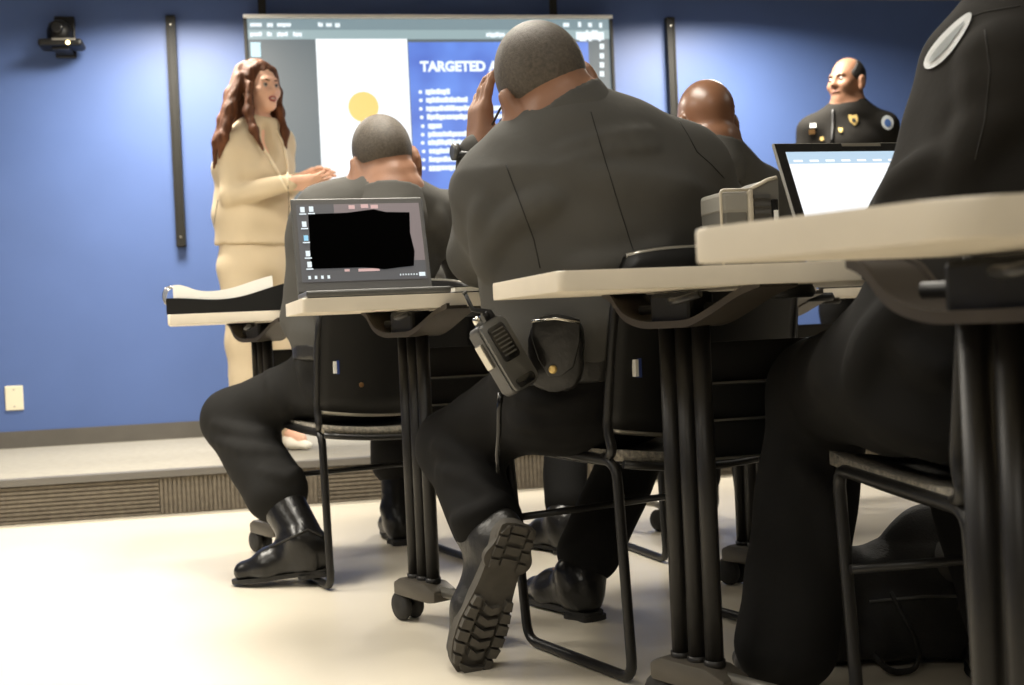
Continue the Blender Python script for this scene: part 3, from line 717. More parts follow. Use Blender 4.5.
# ------------------------------------------------------------------ chairs
def make_chair():
    t = thing('sled_chair', 'chair', 'chair', (0, 0, 0), 0, 'black sled-base chairs')
    for s in (-1, 1):
        x = s * .225
        bm = BM(); tube(bm, rounded([(x, -.19, .415), (x * 1.02, -.22, .012), (x * 1.02, .15, .012), (x, .205, .425)], .035, 5, True), .0105, 10, closed=True)
        obj('leg_frame', bm, 'black_metal', t)
    bm = BM(); tube(bm, [(-.228, .165, .27), (.228, .165, .27)], .008, 8); obj('stretcher', bm, 'black_metal', t)
    bm = BM(); n = 12                                             # dished seat pan with padded top
    def sx(i): return -.225 + .45 * i / n
    def grid_shell(bm, f, g, nu, nv):
        A = [[bm.verts.new(f(i / nu, j / nv)) for j in range(nv + 1)] for i in range(nu + 1)]; B = [[bm.verts.new(g(i / nu, j / nv)) for j in range(nv + 1)] for i in range(nu + 1)]
        for i in range(nu):
            for j in range(nv):
                bm.faces.new((A[i][j], A[i + 1][j], A[i + 1][j + 1], A[i][j + 1])); bm.faces.new((B[i][j], B[i][j + 1], B[i + 1][j + 1], B[i + 1][j]))
        for i in range(nu):
            bm.faces.new((A[i][0], B[i][0], B[i + 1][0], A[i + 1][0])); bm.faces.new((A[i][nv], A[i + 1][nv], B[i + 1][nv], B[i][nv]))
        for j in range(nv):
            bm.faces.new((A[0][j], A[0][j + 1], B[0][j + 1], B[0][j])); bm.faces.new((A[nu][j], B[nu][j], B[nu][j + 1], A[nu][j + 1]))
    def seat_f(dz, inset=0.0):
        def f(u, v):
            x = (-.225 + inset) + (.45 - 2 * inset) * u; y = -.215 + inset + (.43 - 2 * inset) * v
            q = (2 * u - 1); y -= .03 * (1 - q * q) * (1 - v) - .02 * q * q * v
            return (x, y, .425 + dz - .018 * (1 - q * q) - .012 * (1 - v) + .008 * abs(2 * v - 1) ** 3)
        return f
    grid_shell(bm, seat_f(.018), seat_f(-.004), 12, 8); obj('seat_pad', bm, 'mesh_fabric', t, smooth=True)
    bm = BM(); grid_shell(bm, seat_f(-.005, .004), seat_f(-.014, .006), 12, 8); obj('seat_pan', bm, 'black_gloss', t, smooth=True)
    bm = BM(); tube(bm, [seat_f(-.009, -.004)(i / 12, 0) for i in range(13)], .008, 8); obj('seat_rim', bm, 'black_metal', t)
    def back_f(off):
        def f(u, v):
            q = 2 * u - 1; wdt = .228 - .02 * max(0, v - .85) / .15 * 1.0; x = q * wdt
            z = .475 + .335 * v - .025 * q ** 4 * max(0, v - .5)
            y = -.215 - .055 * v + .045 * q * q + off
            return (x, y, z - (.02 * (1 - q * q) if v < .05 else 0))
        return f
    bm = BM(); grid_shell(bm, back_f(-.007), back_f(.007), 16, 10); bk = obj('backrest', bm, 'black_plastic', t, smooth=True)
    bm = BM(); tube(bm, [back_f(0)(i / 16, 0) for i in range(17)], .0075, 8); obj('bottom_rim', bm, 'edge_steel', bk)
    bm = BM(); tube(bm, [back_f(0)(i / 16, 1) for i in range(17)], .006, 8); obj('top_rim', bm, 'edge_steel', bk)
    for s in (0, 1):
        bm = BM(); q = back_f(0)
        tube(bm, rounded([((-.222, .222)[s], -.15, .42), ((-.230, .230)[s], -.19, .43), q(s, .0), q(s, .5), q(s, .9)], .03), .010, 10); obj('back_upright', bm, 'black_metal', t)
    p = V(back_f(-.0085)(.085, .34)); bm = BM(); box(bm, (p.x - .003, p.y - .009, p.z - .016), (p.x + .004, p.y + .002, p.z + .016)); obj('maker_label', bm, 'white_label', bk)
    p = V(back_f(-.0085)(.105, .34)); bm = BM(); box(bm, (p.x - .004, p.y - .006, p.z - .018), (p.x + .002, p.y + .002, p.z + .018)); obj('maker_label', bm, 'blue_label', bk)
    p = V(back_f(-.007)(.24, .19)); bm = BM(); lathe(bm, [(.007, 0), (.006, .003)], 12, Matrix.Translation((p.x, p.y, p.z)) @ TX); obj('screw', bm, 'screw_gold', bk)
    return t
CH2 = (.280, 2.528, 31); CH1 = (-.405, 3.45, 28); CH4 = (.541, 3.596, 20); CH3 = (.770, 1.765, 9)
c0 = make_chair(); first = True
for (x, y, a), lab in ((CH2, 'black sled-base chair under the officer who holds his temple'), (CH1, 'black sled-base chair under the officer in front of the open binder'),
                       (CH4, 'black sled-base chair under the bald officer behind the grey case'), (CH3, 'black sled-base chair under the officer with the white sleeve patch')):
    o = c0 if first else copy_tree(c0); first = False
    o.location = (x, y, 0); o.rotation_euler = (0, 0, math.radians(a)); o['label'] = lab
    if 'sleeve patch' in lab:
        for k in list(o.children_recursive):
            if k.name.startswith('maker_label'): bpy.data.objects.remove(k)
# ------------------------------------------------------------------ people
def wrinkle(amp, k1, k2, ph=0.0):
    def f(X, Y, Z):
        a = np.sin(k1 * Z + 2.2 * np.sin(k2 * X + ph) + 1.7 * np.sin(k2 * 1.3 * Y + 1.1 * ph))
        b = np.sin(k1 * .6 * (X + Z) + 1.9 * np.sin(k2 * .8 * Z + ph * 2) + 2.0 * np.sin(k2 * Y))
        return amp * (a * b + .35 * a)
    return ('d', f, 0)
def build_person(label, base, J, R, mats, h=.008, hb=.007, hands=(), boots=True, rolls=False, coarse_folds=None, female=False, collar=True,
                 jacket_hem=None, belt=True, cat='person', mouth_open=False, sleeve=.012, leg_folds=None):
    """J: joints; R: radii. sides are 0 (his left) and 1 (his right)"""
    if boots:
        ans = []
        for i in (0, 1):
            hl, to = V(J['heel'][i]), V(J['toe'][i]); f = (to - hl).normalized(); u_ = V(J.get('boot', ({}, {}))[i].get('up', (0, 0, 1))); u_ = (u_ - f * u_.dot(f)).normalized()
            ans.append(hl + f * .062 + u_ * .105)
        J['an'] = tuple(ans)
    B = V(base); t = thing('person', label, cat, B)
    off = B
    PX, LX = J['px'], J['lx']
    up = (V(J['chest']) - V(J['pel'])).normalized()
    pel, wa, ch, nk = V(J['pel']), V(J['waist']), V(J['chest']), V(J['neck'])
    def torso(g, lower=True):
        o = []
        if lower: o.append(U(ecap(pel, wa, PX, (R['pel'][0] + g, R['pel'][1] + g), (R['waist'][0] + g, R['waist'][1] + g), R.get('prz', .075)), .04))
        o += [U(ecap(wa, ch, LX, (R['waist'][0] + g, R['waist'][1] + g), (R['chest'][0] + g, R['chest'][1] + g)), .06)]
        mid = (V(J['sh'][0]) + V(J['sh'][1])) * .5
        o += [U(ecap(ch, mid * .6 + nk * .4, LX, (R['chest'][0] + g, R['chest'][1] + g), (R['top'][0] + g, R['top'][1] + g)), .06)]
        return o
    def arms(g, to=1.0, kind=''):
        o = []
        for i in (0, 1):
            s_, e_, w_ = V(J['sh'][i]), V(J['el'][i]), V(J['wr'][i])
            o += [U(cap(nk, s_, R['trap'] + g, R['sh'] + g), .07), U(cap(s_, e_, R['ua'] + g, R['elb'] + g), R.get('ak', .045)),
                  U(cap(e_, e_ + (w_ - e_) * to, R['fa'] + g, R['wr'] + g), min(.03, R.get('ak', .03)))]
        return o
    def legs(g, a, b):
        o = []
        for i in (0, 1):
            hp, kn, an = V(J['hip'][i]), V(J['kn'][i]), V(J['an'][i])
            o += [U(cap(hp, kn, R['th'] + g, R['kn'] + g), .05), U(cap(kn, kn + (an - kn) * b, R['calf'] + g, R['ank'] + g * a), .04)]
        return o
    J['head'] = V(J['head']) - hfr(J['hf'], J['hu'])[2] * (.03 * J.get('hs', 1.0))
    hd, L, fr = head_ops(J['head'], J['hf'], J['hu'], nk, J.get('hs', 1.0), rolls, female, R.get('neck', .058), mouth_open)
    body = hd + torso(-.014) + arms(-.014)
    for i in (0, 1):
        hp, kn, an = V(J['hip'][i]), V(J['kn'][i]), V(J['an'][i])
        body += [U(cap(hp, kn, R['th'] - .03, .052), .05), U(cap(kn, an, .050, .036), .04)]
    for i in (0, 1):
        an = V(J['an'][i]); ft = V(J['toe'][i]); hl = V(J['heel'][i])
        body.append(U(cap(an, an + (ft - hl) * .55 - (an - hl - (ft - hl).normalized() * .062) * .5, .034, .026), .02))
        if i in [x['i'] for x in hands]: continue
        e_, w_ = V(J['el'][i]), V(J['wr'][i]); d = (w_ - e_).normalized()
        body += hand_ops(w_, J['hd'][i] if 'hd' in J else d + V((0, 0, -.15)), V((0, 0, -1)), 1 if i == 0 else -1, curl=(.12, .16, .16))
    for x in hands: body += hand_ops(x.get('wr', J['wr'][x['i']]), x['d'], x['n'], x['side'], **x.get('kw', {}))
    out = {'t': t, 'L': L, 'fr': fr, 'off': off}
    out['body'] = solid('body', body, hb, mats['skin'], t, off, relax=1)
    # shirt or jacket
    jg = .022 if jacket_hem is not None else 0
    sh = torso(jg, True) + arms(0, 1.0)
    if jacket_hem is not None: sh.append(CLIP(-up, jacket_hem))
    else: sh.append(CLIP(-up, wa - up * R.get('belt', .06)))
    cuffs = []
    for i in (0, 1):
        e_, w_ = V(J['el'][i]), V(J['wr'][i]); d = (w_ - e_).normalized(); cuffs.append((w_ - d * sleeve, d))
    # sleeves end at the wrist: forearm caps are rounded, so cut with a small removed ball
    sh.append(wrinkle(R.get('wrk', .0018), 38, 9, R.get('ph', 0)))
    if coarse_folds:
        tmp = solid('tmp', sh, .014, mats['shirt']); tr = bvh([tmp]); bpy.data.objects.remove(tmp)
        for pts, r, dep, k in coarse_folds:
            q = hits(tr, dens(pts, 3), -dep)
            for a_, b_ in zip(q, q[1:]): sh.append(U(cap(a_, b_, r), k))
    if J.get('vneck'): sh.append(S(ell(J['vneck'], (.046, .085, .125), J['vfr']), .012))
    nr = R.get('neck', .058); cr = R.get('colr', (1.80, 1.52, 1.34))
    hdC = L(0, -.030, -.045); nd = (hdC - nk).normalized()
    sh.append(S(cap(nk + nd * .01, nk + nd * .2, nr * (cr[2] - .1)), .01))
    out['shirt'] = solid('jacket' if jacket_hem is not None else 'uniform_shirt', sh, h, mats['shirt'], t, off)
    cr = R.get('colr', (1.80, 1.52, 1.34))
    if collar:
        c1 = nk + nd * R.get('col', .066); ops = [U(cap(nk - nd * .05, c1, nr * cr[0], nr * cr[1]), 0), S(cap(nk - nd * .12, c1 + nd * .1, nr * cr[2]), 0), CLIP(nd, c1)]
        out['collar'] = solid('collar', ops, .006, mats['shirt'], t, off)
    # trousers
    tr_ops = [U(ecap(pel, wa, PX, (R['pel'][0] + .004, R['pel'][1] + .004), (R['waist'][0] + .002, R['waist'][1] + .002), R.get('prz', .075) + .004), .04)] + legs(0.004, 1, R.get('cuff', .90)) + [wrinkle(R.get('wrk2', .0022), 30, 8, 1 + R.get('ph', 0))]
    for i in (0, 1):
        kn, an = V(J['kn'][i]), V(J['an'][i])
    if leg_folds:
        tmp = solid('tmp', tr_ops, .014, mats['trouser']); tr = bvh([tmp]); bpy.data.objects.remove(tmp)
        for pts, r, dep, k in leg_folds:
            q = hits(tr, dens(pts, 3), -dep)
            for a_, b_ in zip(q, q[1:]): tr_ops.append(U(cap(a_, b_, r), k))
    bt = wa - up * (R.get('belt', .06) - .004)
    g1 = [CLIP(up, bt)]
    out['trousers'] = solid('trousers', tr_ops + g1, h, mats['trouser'], t, off)
    if belt and jacket_hem is None:
        b0 = [U(ecap(pel, wa, PX, (R['pel'][0] + .010, R['pel'][1] + .010), (R['waist'][0] + .010, R['waist'][1] + .010)), 0), CLIP(up, bt + up * .022), CLIP(-up, bt - up * .026)]
        out['belt'] = solid('belt', b0, .007, 'leather_dull', t, off, label='wide black duty belt')
    if boots:
        for i in (0, 1):
            kn, an = V(J['kn'][i]), V(J['an'][i]); hl, to = V(J['heel'][i]), V(J['toe'][i])
            kw = J.get('boot', ({}, {}))[i]
            upv = kw.pop('up', None)
            b = boot(t, off, hl, to, upv if upv is not None else V((0, 0, 1)), an + (kn - an).normalized() * kw.pop('shaft', .20), shaft_r=kw.pop('sr', (.054, .060)), **kw)
            out['boot%d' % i] = b
    return out
def stubble(pr, m, c=.0025, low=-.035, front=.065, tilt=.35, s=1.0, name='hair', h=.006, top=None):
    L, fr = pr['L'], pr['fr']; Rr, F, Uu = fr
    ops = [U(ell(L(0, -.012, .03), [(q + c) * s for q in (.077, .096, .092)], fr), 0), CLIP(-Uu + F * tilt, L(0, 0, low)), CLIP(F, L(0, front, 0))]
    if top is not None: ops.append(CLIP(Uu - F * .0 + F * 1.2, L(0, -.02, top)))
    return solid(name, ops, h, m, pr['t'], pr['off'])
def face(pr, lips='lips', s=1.0, brow='hair_black', teeth=False):
    L, fr = pr['L'], pr['fr']; Rr, F, Uu = fr; t = pr['t']; off = pr['off']
    for sx in (-1, 1):
        bm = BM(); bmesh.ops.create_uvsphere(bm, u_segments=12, v_segments=8, radius=.0115 * s, matrix=Matrix.Translation(L(sx * .031, .0855, -.002) - off)); e = obj('eye', bm, 'eye_white', t, True)
        bm = BM(); bmesh.ops.create_uvsphere(bm, u_segments=10, v_segments=6, radius=.0065 * s, matrix=Matrix.Translation(L(sx * .031 + .001, .0925, -.002) - off)); obj('iris', bm, 'eye_dark', e, True)
        bm = BM(); tube(bm, [L(sx * .014, .0985, .016) - off, L(sx * .030, .098, .021) - off, L(sx * .048, .085, .016) - off], .0035 * s, 6); obj('eyebrow', bm, brow, t)
    bm = BM()
    if teeth:
        tube(bm, rounded([L(-.021, .0935, -.066) - off, L(-.008, .105, -.0585) - off, L(.008, .105, -.0585) - off, L(.021, .0935, -.066) - off], .01), .0042 * s, 6)
        tube(bm, rounded([L(-.021, .0935, -.067) - off, L(-.008, .102, -.078) - off, L(.008, .102, -.078) - off, L(.021, .0935, -.067) - off], .01), .0046 * s, 6)
        obj('lips', bm, lips, t)
        bm = BM(); box(bm, (-.014, -.002, -.003), (.014, .002, .003), 0, 0, frame(Rr, F, Uu, L(0, .0975, -.0645) - off)); obj('teeth', bm, 'teeth', t)
    else:
        tube(bm, [L(-.024, .091, -.066) - off, L(-.01, .1015, -.0645) - off, L(.01, .1015, -.0645) - off, L(.024, .091, -.066) - off], .0045 * s, 6); obj('lips', bm, lips, t)
def glasses(pr, side, m='black_metal', s=1.0):
    L, fr = pr['L'], pr['fr']; off = pr['off']; t = thing_g = pr['t']
    bm = BM(); tube(bm, [L(-.088, -.02, .0) - off, L(-.084, .03, .005) - off, L(-.076, .11, .006) - off], .0025, 6); tube(bm, [L(.088, -.02, .0) - off, L(.084, .03, .005) - off, L(.076, .11, .006) - off], .0025, 6)
    for sx in (-1, 1):
        tube(bm, [L(sx * .034 + .03 * math.cos(a), .116, -.006 + .02 * math.sin(a)) - off for a in [k * math.pi / 8 for k in range(16)]], .0028, 6, closed=True)
    tube(bm, [L(-.006, .118, 0) - off, L(.006, .118, 0) - off], .0025, 6)
    g = obj('eyeglasses', bm, m, t); return g

UM = lambda s, tr, sk: {'shirt': s, 'trouser': tr, 'skin': sk}
stdR = dict(pel=(.175, .135), waist=(.165, .13), chest=(.19, .13), top=(.13, .085), trap=.062, sh=.068, ua=.068, elb=.056, fa=.054, wr=.040, th=.092, kn=.068, calf=.066, ank=.062)

# --- officer holding his temple (centre)
DX = V((.84, .54, 0))
J2 = dict(hd=(V((.25, 1, -.12)), V((-.25, 1, -.12))), pel=(.185, 2.47, .50), waist=(.165, 2.44, .68), chest=(.165, 2.41, .95), neck=P(577, 130, 2.36), px=DX, lx=V((.97, .22, 0)),
          sh=(P(506, 198, 2.40), P(682, 174, 2.50)), el=(P(481, 255, 2.60), P(742, 238, 2.70)), wr=(P(478, 155, 2.54), V((.42, 2.93, .845))),
          hip=((.10, 2.42, .560), (.28, 2.53, .560)), kn=(P(455, 446, 2.64), V((.38, 2.95, .53))), an=(P(487, 545, 2.40), V((.155, 2.70, .16))),
          heel=(P(521, 524, 2.33), V((.165, 2.71, .0))), toe=(P(466, 680, 2.36), V((.025, 2.94, .0))),
          head=P(538, 76, 2.40), hf=(-.28, .93, -.22), hu=(-.36, 0, .93), hs=1.09,
          boot=(dict(up=V((-.36, .9, .20)), lugs=True, k=1.14, shaft=.19, sr=(.058, .064), m='leather_dull', sole_m='rubber'), dict(shaft=.2)))
R2 = dict(stdR, pel=(.215, .16), waist=(.225, .170), chest=(.240, .165), top=(.17, .10), trap=.075, sh=.085, ua=.085, elb=.07, fa=.062, wr=.044, th=.100, kn=.078, calf=.072, ank=.070, neck=.064, belt=.07, ph=.4, ak=.08, col=.060, wrk=.0026, colr=(1.62, 1.42, 1.27))
folds2 = [([(487, 268), (489, 246), (503, 225), (525, 210), (552, 199)], .015, .006, .030), ([(482, 270), (478, 235), (482, 205)], .010, .004, .03),
          ([(575, 268), (620, 262), (665, 248)], .008, .004, .03), ([(560, 150), (600, 138), (650, 132)], .006, .003, .02), ([(565, 162), (610, 150), (655, 146)], .006, .003, .02)]
p2 = build_person('heavy-set seated officer in charcoal uniform pressing his hand to his temple', (.2, 2.5, 0), J2, R2, UM('uniform', 'trouser', 'skin_mid'), h=.0075, hb=.0065, rolls=True, coarse_folds=folds2, leg_folds=[([(437, 446), (462, 458), (495, 478)], .009, .004, .025), ([(440, 470), (470, 478), (500, 500)], .008, .004, .025), ([(455, 520), (480, 512), (505, 500)], .008, .004, .025), ([(520, 400), (560, 405), (595, 398)], .008, .004, .03), ([(515, 420), (545, 428), (590, 420)], .008, .004, .03)],
                  hands=[dict(i=0, d=V((.10, -.02, 1)), n=V((.9, .42, .05)), side=-1, kw=dict(fcurls=((.05, .15, .2), (.1, .35, .3), (.1, .3, .3), (.2, .5, .4)), thumb=(.7, .5, .5), s=1.06))])
stubble(p2, 'stubble', s=1.09, low=-.03, tilt=.15)
glasses(p2, -1)
tree2 = bvh([p2['shirt'], p2['trousers'], p2['belt']])
for pts in ([(591, 112), (605, 160), (622, 215), (637, 262)], [(506, 165), (521, 205), (534, 240), (540, 268)], [(676, 116), (688, 135), (697, 152), (712, 165), (724, 178)]):
    seam(tree2, pts, p2['t'], p2['off'])
# watch
w_ = V(J2['wr'][0]) + V((0, 0, .006)); d_ = (V(J2['wr'][0]) - V(J2['el'][0])).normalized()
bm = BM(); a_ = d_.orthogonal().normalized(); b_ = d_.cross(a_)
tube(bm, [w_ - p2['off'] + (a_ * math.cos(k * math.pi / 8) + b_ * math.sin(k * math.pi / 8)) * .047 for k in range(16)], .008, 8, closed=True)
wt = tag(obj('wristwatch', bm, 'black_plastic'), 'dark chunky wristwatch on the raised wrist of the officer holding his temple', 'watch'); wt.location = p2['off']
c_ = w_ - p2['off'] + V((-.045, -.017, 0)); bm = BM(); lathe(bm, [(.018, -.004), (.018, .008), (.014, .010)], 16, Matrix.Translation(c_) @ V((0, 0, 1)).rotation_difference(V((-.92, -.38, 0))).to_matrix().to_4x4()); obj('watch_case', bm, 'laptop_grey', wt)

# --- officer in front of the binder
J1 = dict(hd=(V((.25, 1, -.12)), V((-.25, 1, -.12))), pel=(-.42, 3.43, .50), waist=(-.42, 3.42, .69), chest=(-.415, 3.42, .94), neck=P(391, 199, 3.305), px=DX, lx=V((.97, .24, 0)),
          sh=(P(328, 222, 3.40), P(450, 220, 3.50)), el=(P(303, 318, 3.43), P(470, 285, 3.60)), wr=(V((-.55, 3.535, .86)), V((-.20, 3.71, .86))),
          hip=((-.52, 3.42, .56), (-.33, 3.50, .56)), kn=(P(231, 419, 3.52), V((-.38, 3.93, .53))), an=(P(277, 512, 3.36), V((-.335, 3.52, .13))),
          heel=(PZ(333, 574, 0.028), V((-.37, 3.77, 0))), toe=(PZ(243, 585, 0), V((-.43, 4.0, 0))),
          head=P(381, 151, 3.36), hf=(-.30, .93, -.18), hu=(-.20, 0, .97), hs=1.03, boot=(dict(shaft=.24, sr=(.054, .066)), dict(shaft=.26, sr=(.054, .060))))
J1['toe'] = (J1['heel'][0] + (J1['toe'][0] - J1['heel'][0]), J1['toe'][1])
R1 = dict(stdR, pel=(.20, .15), waist=(.20, .15), chest=(.215, .15), top=(.15, .09), neck=.062, trap=.068, sh=.076, ua=.074, elb=.062, th=.092, kn=.074, calf=.080, ank=.086, ph=2.2, cuff=.62, col=.024, colr=(1.62, 1.44, 1.28))
p1 = build_person('seated officer with grey stubble, seen behind the laptop, boot stretched sideways', (-.42, 3.44, 0), J1, R1, UM('uniform', 'trouser_grey', 'skin_mid'), h=.009, hb=.008, rolls=True,
                  leg_folds=[([(215, 425), (245, 432), (285, 436)], .009, .004, .025), ([(212, 440), (240, 448), (280, 452)], .008, .004, .025), ([(268, 372), (274, 395), (286, 415)], .008, .004, .025), ([(300, 365), (306, 385), (318, 405)], .008, .004, .025), ([(262, 470), (285, 478), (300, 470)], .008, .004, .02)],
                  coarse_folds=[([(440, 215), (445, 245), (430, 275)], .010, .004, .03), ([(300, 265), (310, 290), (318, 315)], .008, .004, .03), ([(350, 225), (390, 222), (430, 228)], .006, .003, .03)])
stubble(p1, 'stubble', s=1.03, low=-.03, tilt=.15)
glasses(p1, -1)
seam(bvh([p1['boot0']]), [(258, 540), (272, 547), (290, 538), (308, 530), (322, 536)], p1['boot0'], p1['off'], .0035, 'boot_strap', 'leather_dull', .001)

# --- bald officer farther right
J4 = dict(hd=(V((.25, 1, -.12)), V((-.25, 1, -.12))), pel=(.51, 3.56, .50), waist=(.50, 3.56, .69), chest=(.53, 3.55, .94), neck=P(713, 152, 3.435), px=V((.9, .4, 0)), lx=V((.96, .28, 0)),
          sh=(P(655, 190, 3.47), P(762, 192, 3.56)), el=(P(640, 272, 3.6), P(785, 262, 3.68)), wr=(V((.42, 3.83, .86)), V((.70, 3.92, .86))),
          hip=((.42, 3.56, .55), (.60, 3.62, .55)), kn=(V((.17, 3.93, .53)), V((.62, 4.05, .53))), an=(P(568, 522, 3.66), V((.715, 3.68, .13))),
          heel=(PZ(580, 556, 0), V((.62, 3.92, 0))), toe=(PZ(534, 546, 0), V((.57, 4.16, 0))),
          head=P(704, 113, 3.48), hf=(-.34, .94, -.10), hu=(-.05, -.02, 1), hs=1.0)
R4 = dict(stdR, col=.02, colr=(1.62, 1.44, 1.28), chest=(.20, .14), ph=4.1)
p4 = build_person('seated bald officer between the screen rail and the grey case', (.49, 3.58, 0), J4, R4, UM('uniform', 'trouser', 'skin_deep'), h=.010, hb=.008, rolls=True)

# --- officer at the near table with the sleeve patch
J3 = dict(hd=(V((.25, 1, -.12)), V((-.25, 1, -.12))), pel=(.675, 1.77, .54), waist=(.71, 1.70, .70), chest=(.83, 1.67, .96), neck=V((.90, 1.68, 1.22)), px=V((.99, .1, 0)), lx=V((.98, .05, 0)),
          sh=(P(993, 78, 1.74), V((1.08, 1.64, 1.10))), el=(P(915, 240, 1.73), V((1.18, 1.70, .84))), wr=(V((.63, 1.83, .855)), V((1.0, 1.90, .87))),
          hip=((.575, 1.82, .575), (.77, 1.81, .575)), kn=(V((.545, 2.13, .54)), V((.77, 2.14, .54))), an=(V((.45, 1.99, .12)), V((.94, 2.06, .12))),
          heel=((.455, 1.99, 0), (.84, 1.945, 0)), toe=((.42, 2.25, 0), (.84, 2.24, 0)),
          head=V((.90, 1.76, 1.43)), hf=(-.2, .95, -.15), hu=(0, 0, 1), hs=1.03)
R3 = dict(stdR, pel=(.225, .165), waist=(.20, .135), chest=(.225, .145), top=(.17, .10), trap=.075, sh=.085, ua=.088, elb=.074, fa=.064, th=.115, kn=.082, calf=.084, ank=.082, neck=.062, belt=.05, cuff=.99, ph=5.0, wrk=.003, wrk2=.003)
p3 = build_person('seated officer in shade-darkened uniform with a white patch on the sleeve, leaning on the table', (.72, 1.8, 0), J3, R3, UM('uniform_dark_shaded', 'trouser', 'skin_mid'), h=.008, hb=.009, belt=False,
                  coarse_folds=[([(962, 165), (985, 122), (1020, 104)], .013, .005, .04), ([(975, 58), (1000, 48), (1022, 46)], .012, .005, .04), ([(975, 90), (1000, 78), (1022, 80)], .010, .005, .04), ([(885, 205), (900, 180), (930, 160)], .010, .004, .03), ([(880, 235), (905, 225), (935, 230)], .010, .004, .03)],
                  leg_folds=[([(868, 355), (880, 325), (905, 300)], .010, .004, .03), ([(855, 385), (862, 360), (870, 335)], .009, .004, .03), ([(905, 345), (925, 365), (945, 372)], .007, .003, .03), ([(800, 470), (830, 500), (835, 560)], .010, .004, .03)])
stubble(p3, 'stubble', s=1.03)
tree3 = bvh([p3['shirt']])

# --- officer standing by the blue wall
D5 = 6.12
J5 = dict(pel=P(849, 215, D5), waist=P(849, 190, D5), chest=P(848, 148, D5), neck=P(850, 108, D5), px=V((.96, .2, 0)), lx=V((.97, .22, 0)),
          sh=(P(884, 127, D5 + .02), P(812, 131, D5 - .02)), el=(P(896, 182, D5 + .02), P(800, 184, D5 - .02)), wr=(P(872, 203, D5 - .2), P(828, 203, D5 - .22)),
          hip=(P(865, 222, D5), P(833, 222, D5)), kn=(P(869, 306, D5 - .02), P(835, 308, D5 - .02)), an=(P(874, 382, D5), P(838, 384, D5)), hs=1.0)
def floorfix(q, z): q = V(q); q.z = z; return q
J5['an'] = tuple(floorfix(a, STAGE_H + .11) for a in J5['an']); J5['kn'] = tuple(floorfix(a, STAGE_H + .50) for a in J5['kn'])
J5['hip'] = tuple(floorfix(a, STAGE_H + .93) for a in J5['hip']); J5['pel'] = floorfix(J5['pel'], STAGE_H + .98); J5['waist'] = floorfix(J5['waist'], STAGE_H + 1.14)
J5['heel'] = tuple(floorfix(V(a) + V((.01, .06, 0)), STAGE_H) for a in J5['an']); J5['toe'] = tuple(floorfix(V(a) + V((-.05, -.19, 0)), STAGE_H) for a in J5['an'])
J5.update(head=P(847, 76, D5), hf=(-.80, -.60, .06), hu=(0, 0, 1))
R5 = dict(stdR, prz=.12, colr=(1.45, 1.22, 1.06), col=.05, neck=.060, belt=.06, ph=3)
p5 = build_person('officer standing by the blue wall, gold badge on dark uniform, looking aside', (J5['pel'].x, J5['pel'].y, STAGE_H), J5, R5, UM('uniform_dark_shaded', 'trouser', 'skin_mid'), h=.010, hb=.007)
stubble(p5, 'hair_black', c=.004, low=-.02, front=.05, tilt=.1, top=.115)
face(p5, 'lips_brown')
tree5 = bvh([p5['shirt'], p5['collar']])
def decal(pr, tree, x, y, w, hh, m, name, shape='oval', lift=.003, par=None, rot=0.0, thick=.003, label=None):
    p, n = hit(tree, x, y)
    if p is None: return None
    n = n.normalized(); z = V((0, 0, 1)); z = (z - n * z.dot(n)).normalized(); xx = z.cross(n)
    if rot: z, xx = z * math.cos(rot) + xx * math.sin(rot), xx * math.cos(rot) - z * math.sin(rot)
    bm = BM()
    if shape == 'oval': poly = [(math.cos(k * math.pi / 10) * w / 2, math.sin(k * math.pi / 10) * hh / 2) for k in range(20)]
    elif shape == 'shield': poly = [(-w / 2, hh * .3), (-w * .4, hh * .5), (0, hh * .42), (w * .4, hh * .5), (w / 2, hh * .3), (w * .42, -hh * .15), (0, -hh / 2), (-w * .42, -hh * .15)]
    elif shape == 'rocker': poly = [(-w / 2, -hh * .05), (-w * .3, hh * .38), (0, hh * .5), (w * .3, hh * .38), (w / 2, -hh * .05), (w * .36, -hh * .35), (0, -hh * .5), (-w * .36, -hh * .35)]
    else: poly = [(-w / 2, -hh / 2), (w / 2, -hh / 2), (w / 2, hh / 2), (-w / 2, hh / 2)]
    vs = prism(bm, poly, 0, thick); mt = frame(xx, z, n, p + n * (lift - thick) - pr['off'])
    for v in vs: v.co = mt @ v.co
    return obj(name, bm, m, par or pr['t'], label=label)
bd = decal(p5, tree5, 853, 121, .048, .064, 'brass', 'badge', 'shield', .010, label='gold badge'); 
if bd: decal(p5, tree5, 853, 121.5, .022, .024, 'rubber_dark', 'badge_seal', 'oval', .0125, bd)
decal(p5, tree5, 840.5, 131, .022, .032, 'brass', 'insignia', 'shield', .007, label='small gold pin')
decal(p5, tree5, 822, 139, .020, .022, 'brass', 'insignia', 'oval', .007)
decal(p5, tree5, 813, 126, .030, .022, 'patch_white', 'insignia', 'rect', .007, label='pale ribbon bar')
decal(p5, tree5, 812, 132, .030, .024, 'screw_gold', 'insignia', 'rect', .007)
pt = decal(p5, tree5, 887, 123, .062, .075, 'patch_grey', 'sleeve_patch', 'oval', .008, label='round grey-blue sleeve patch')
if pt: decal(p5, tree5, 887, 123.5, .034, .042, 'patch_blue', 'patch_centre', 'oval', .0105, pt)
seam(tree5, [(833, 110), (833, 125), (832, 142)], p5['t'], p5['off'], .009, 'placket', 'panel_black', .002)
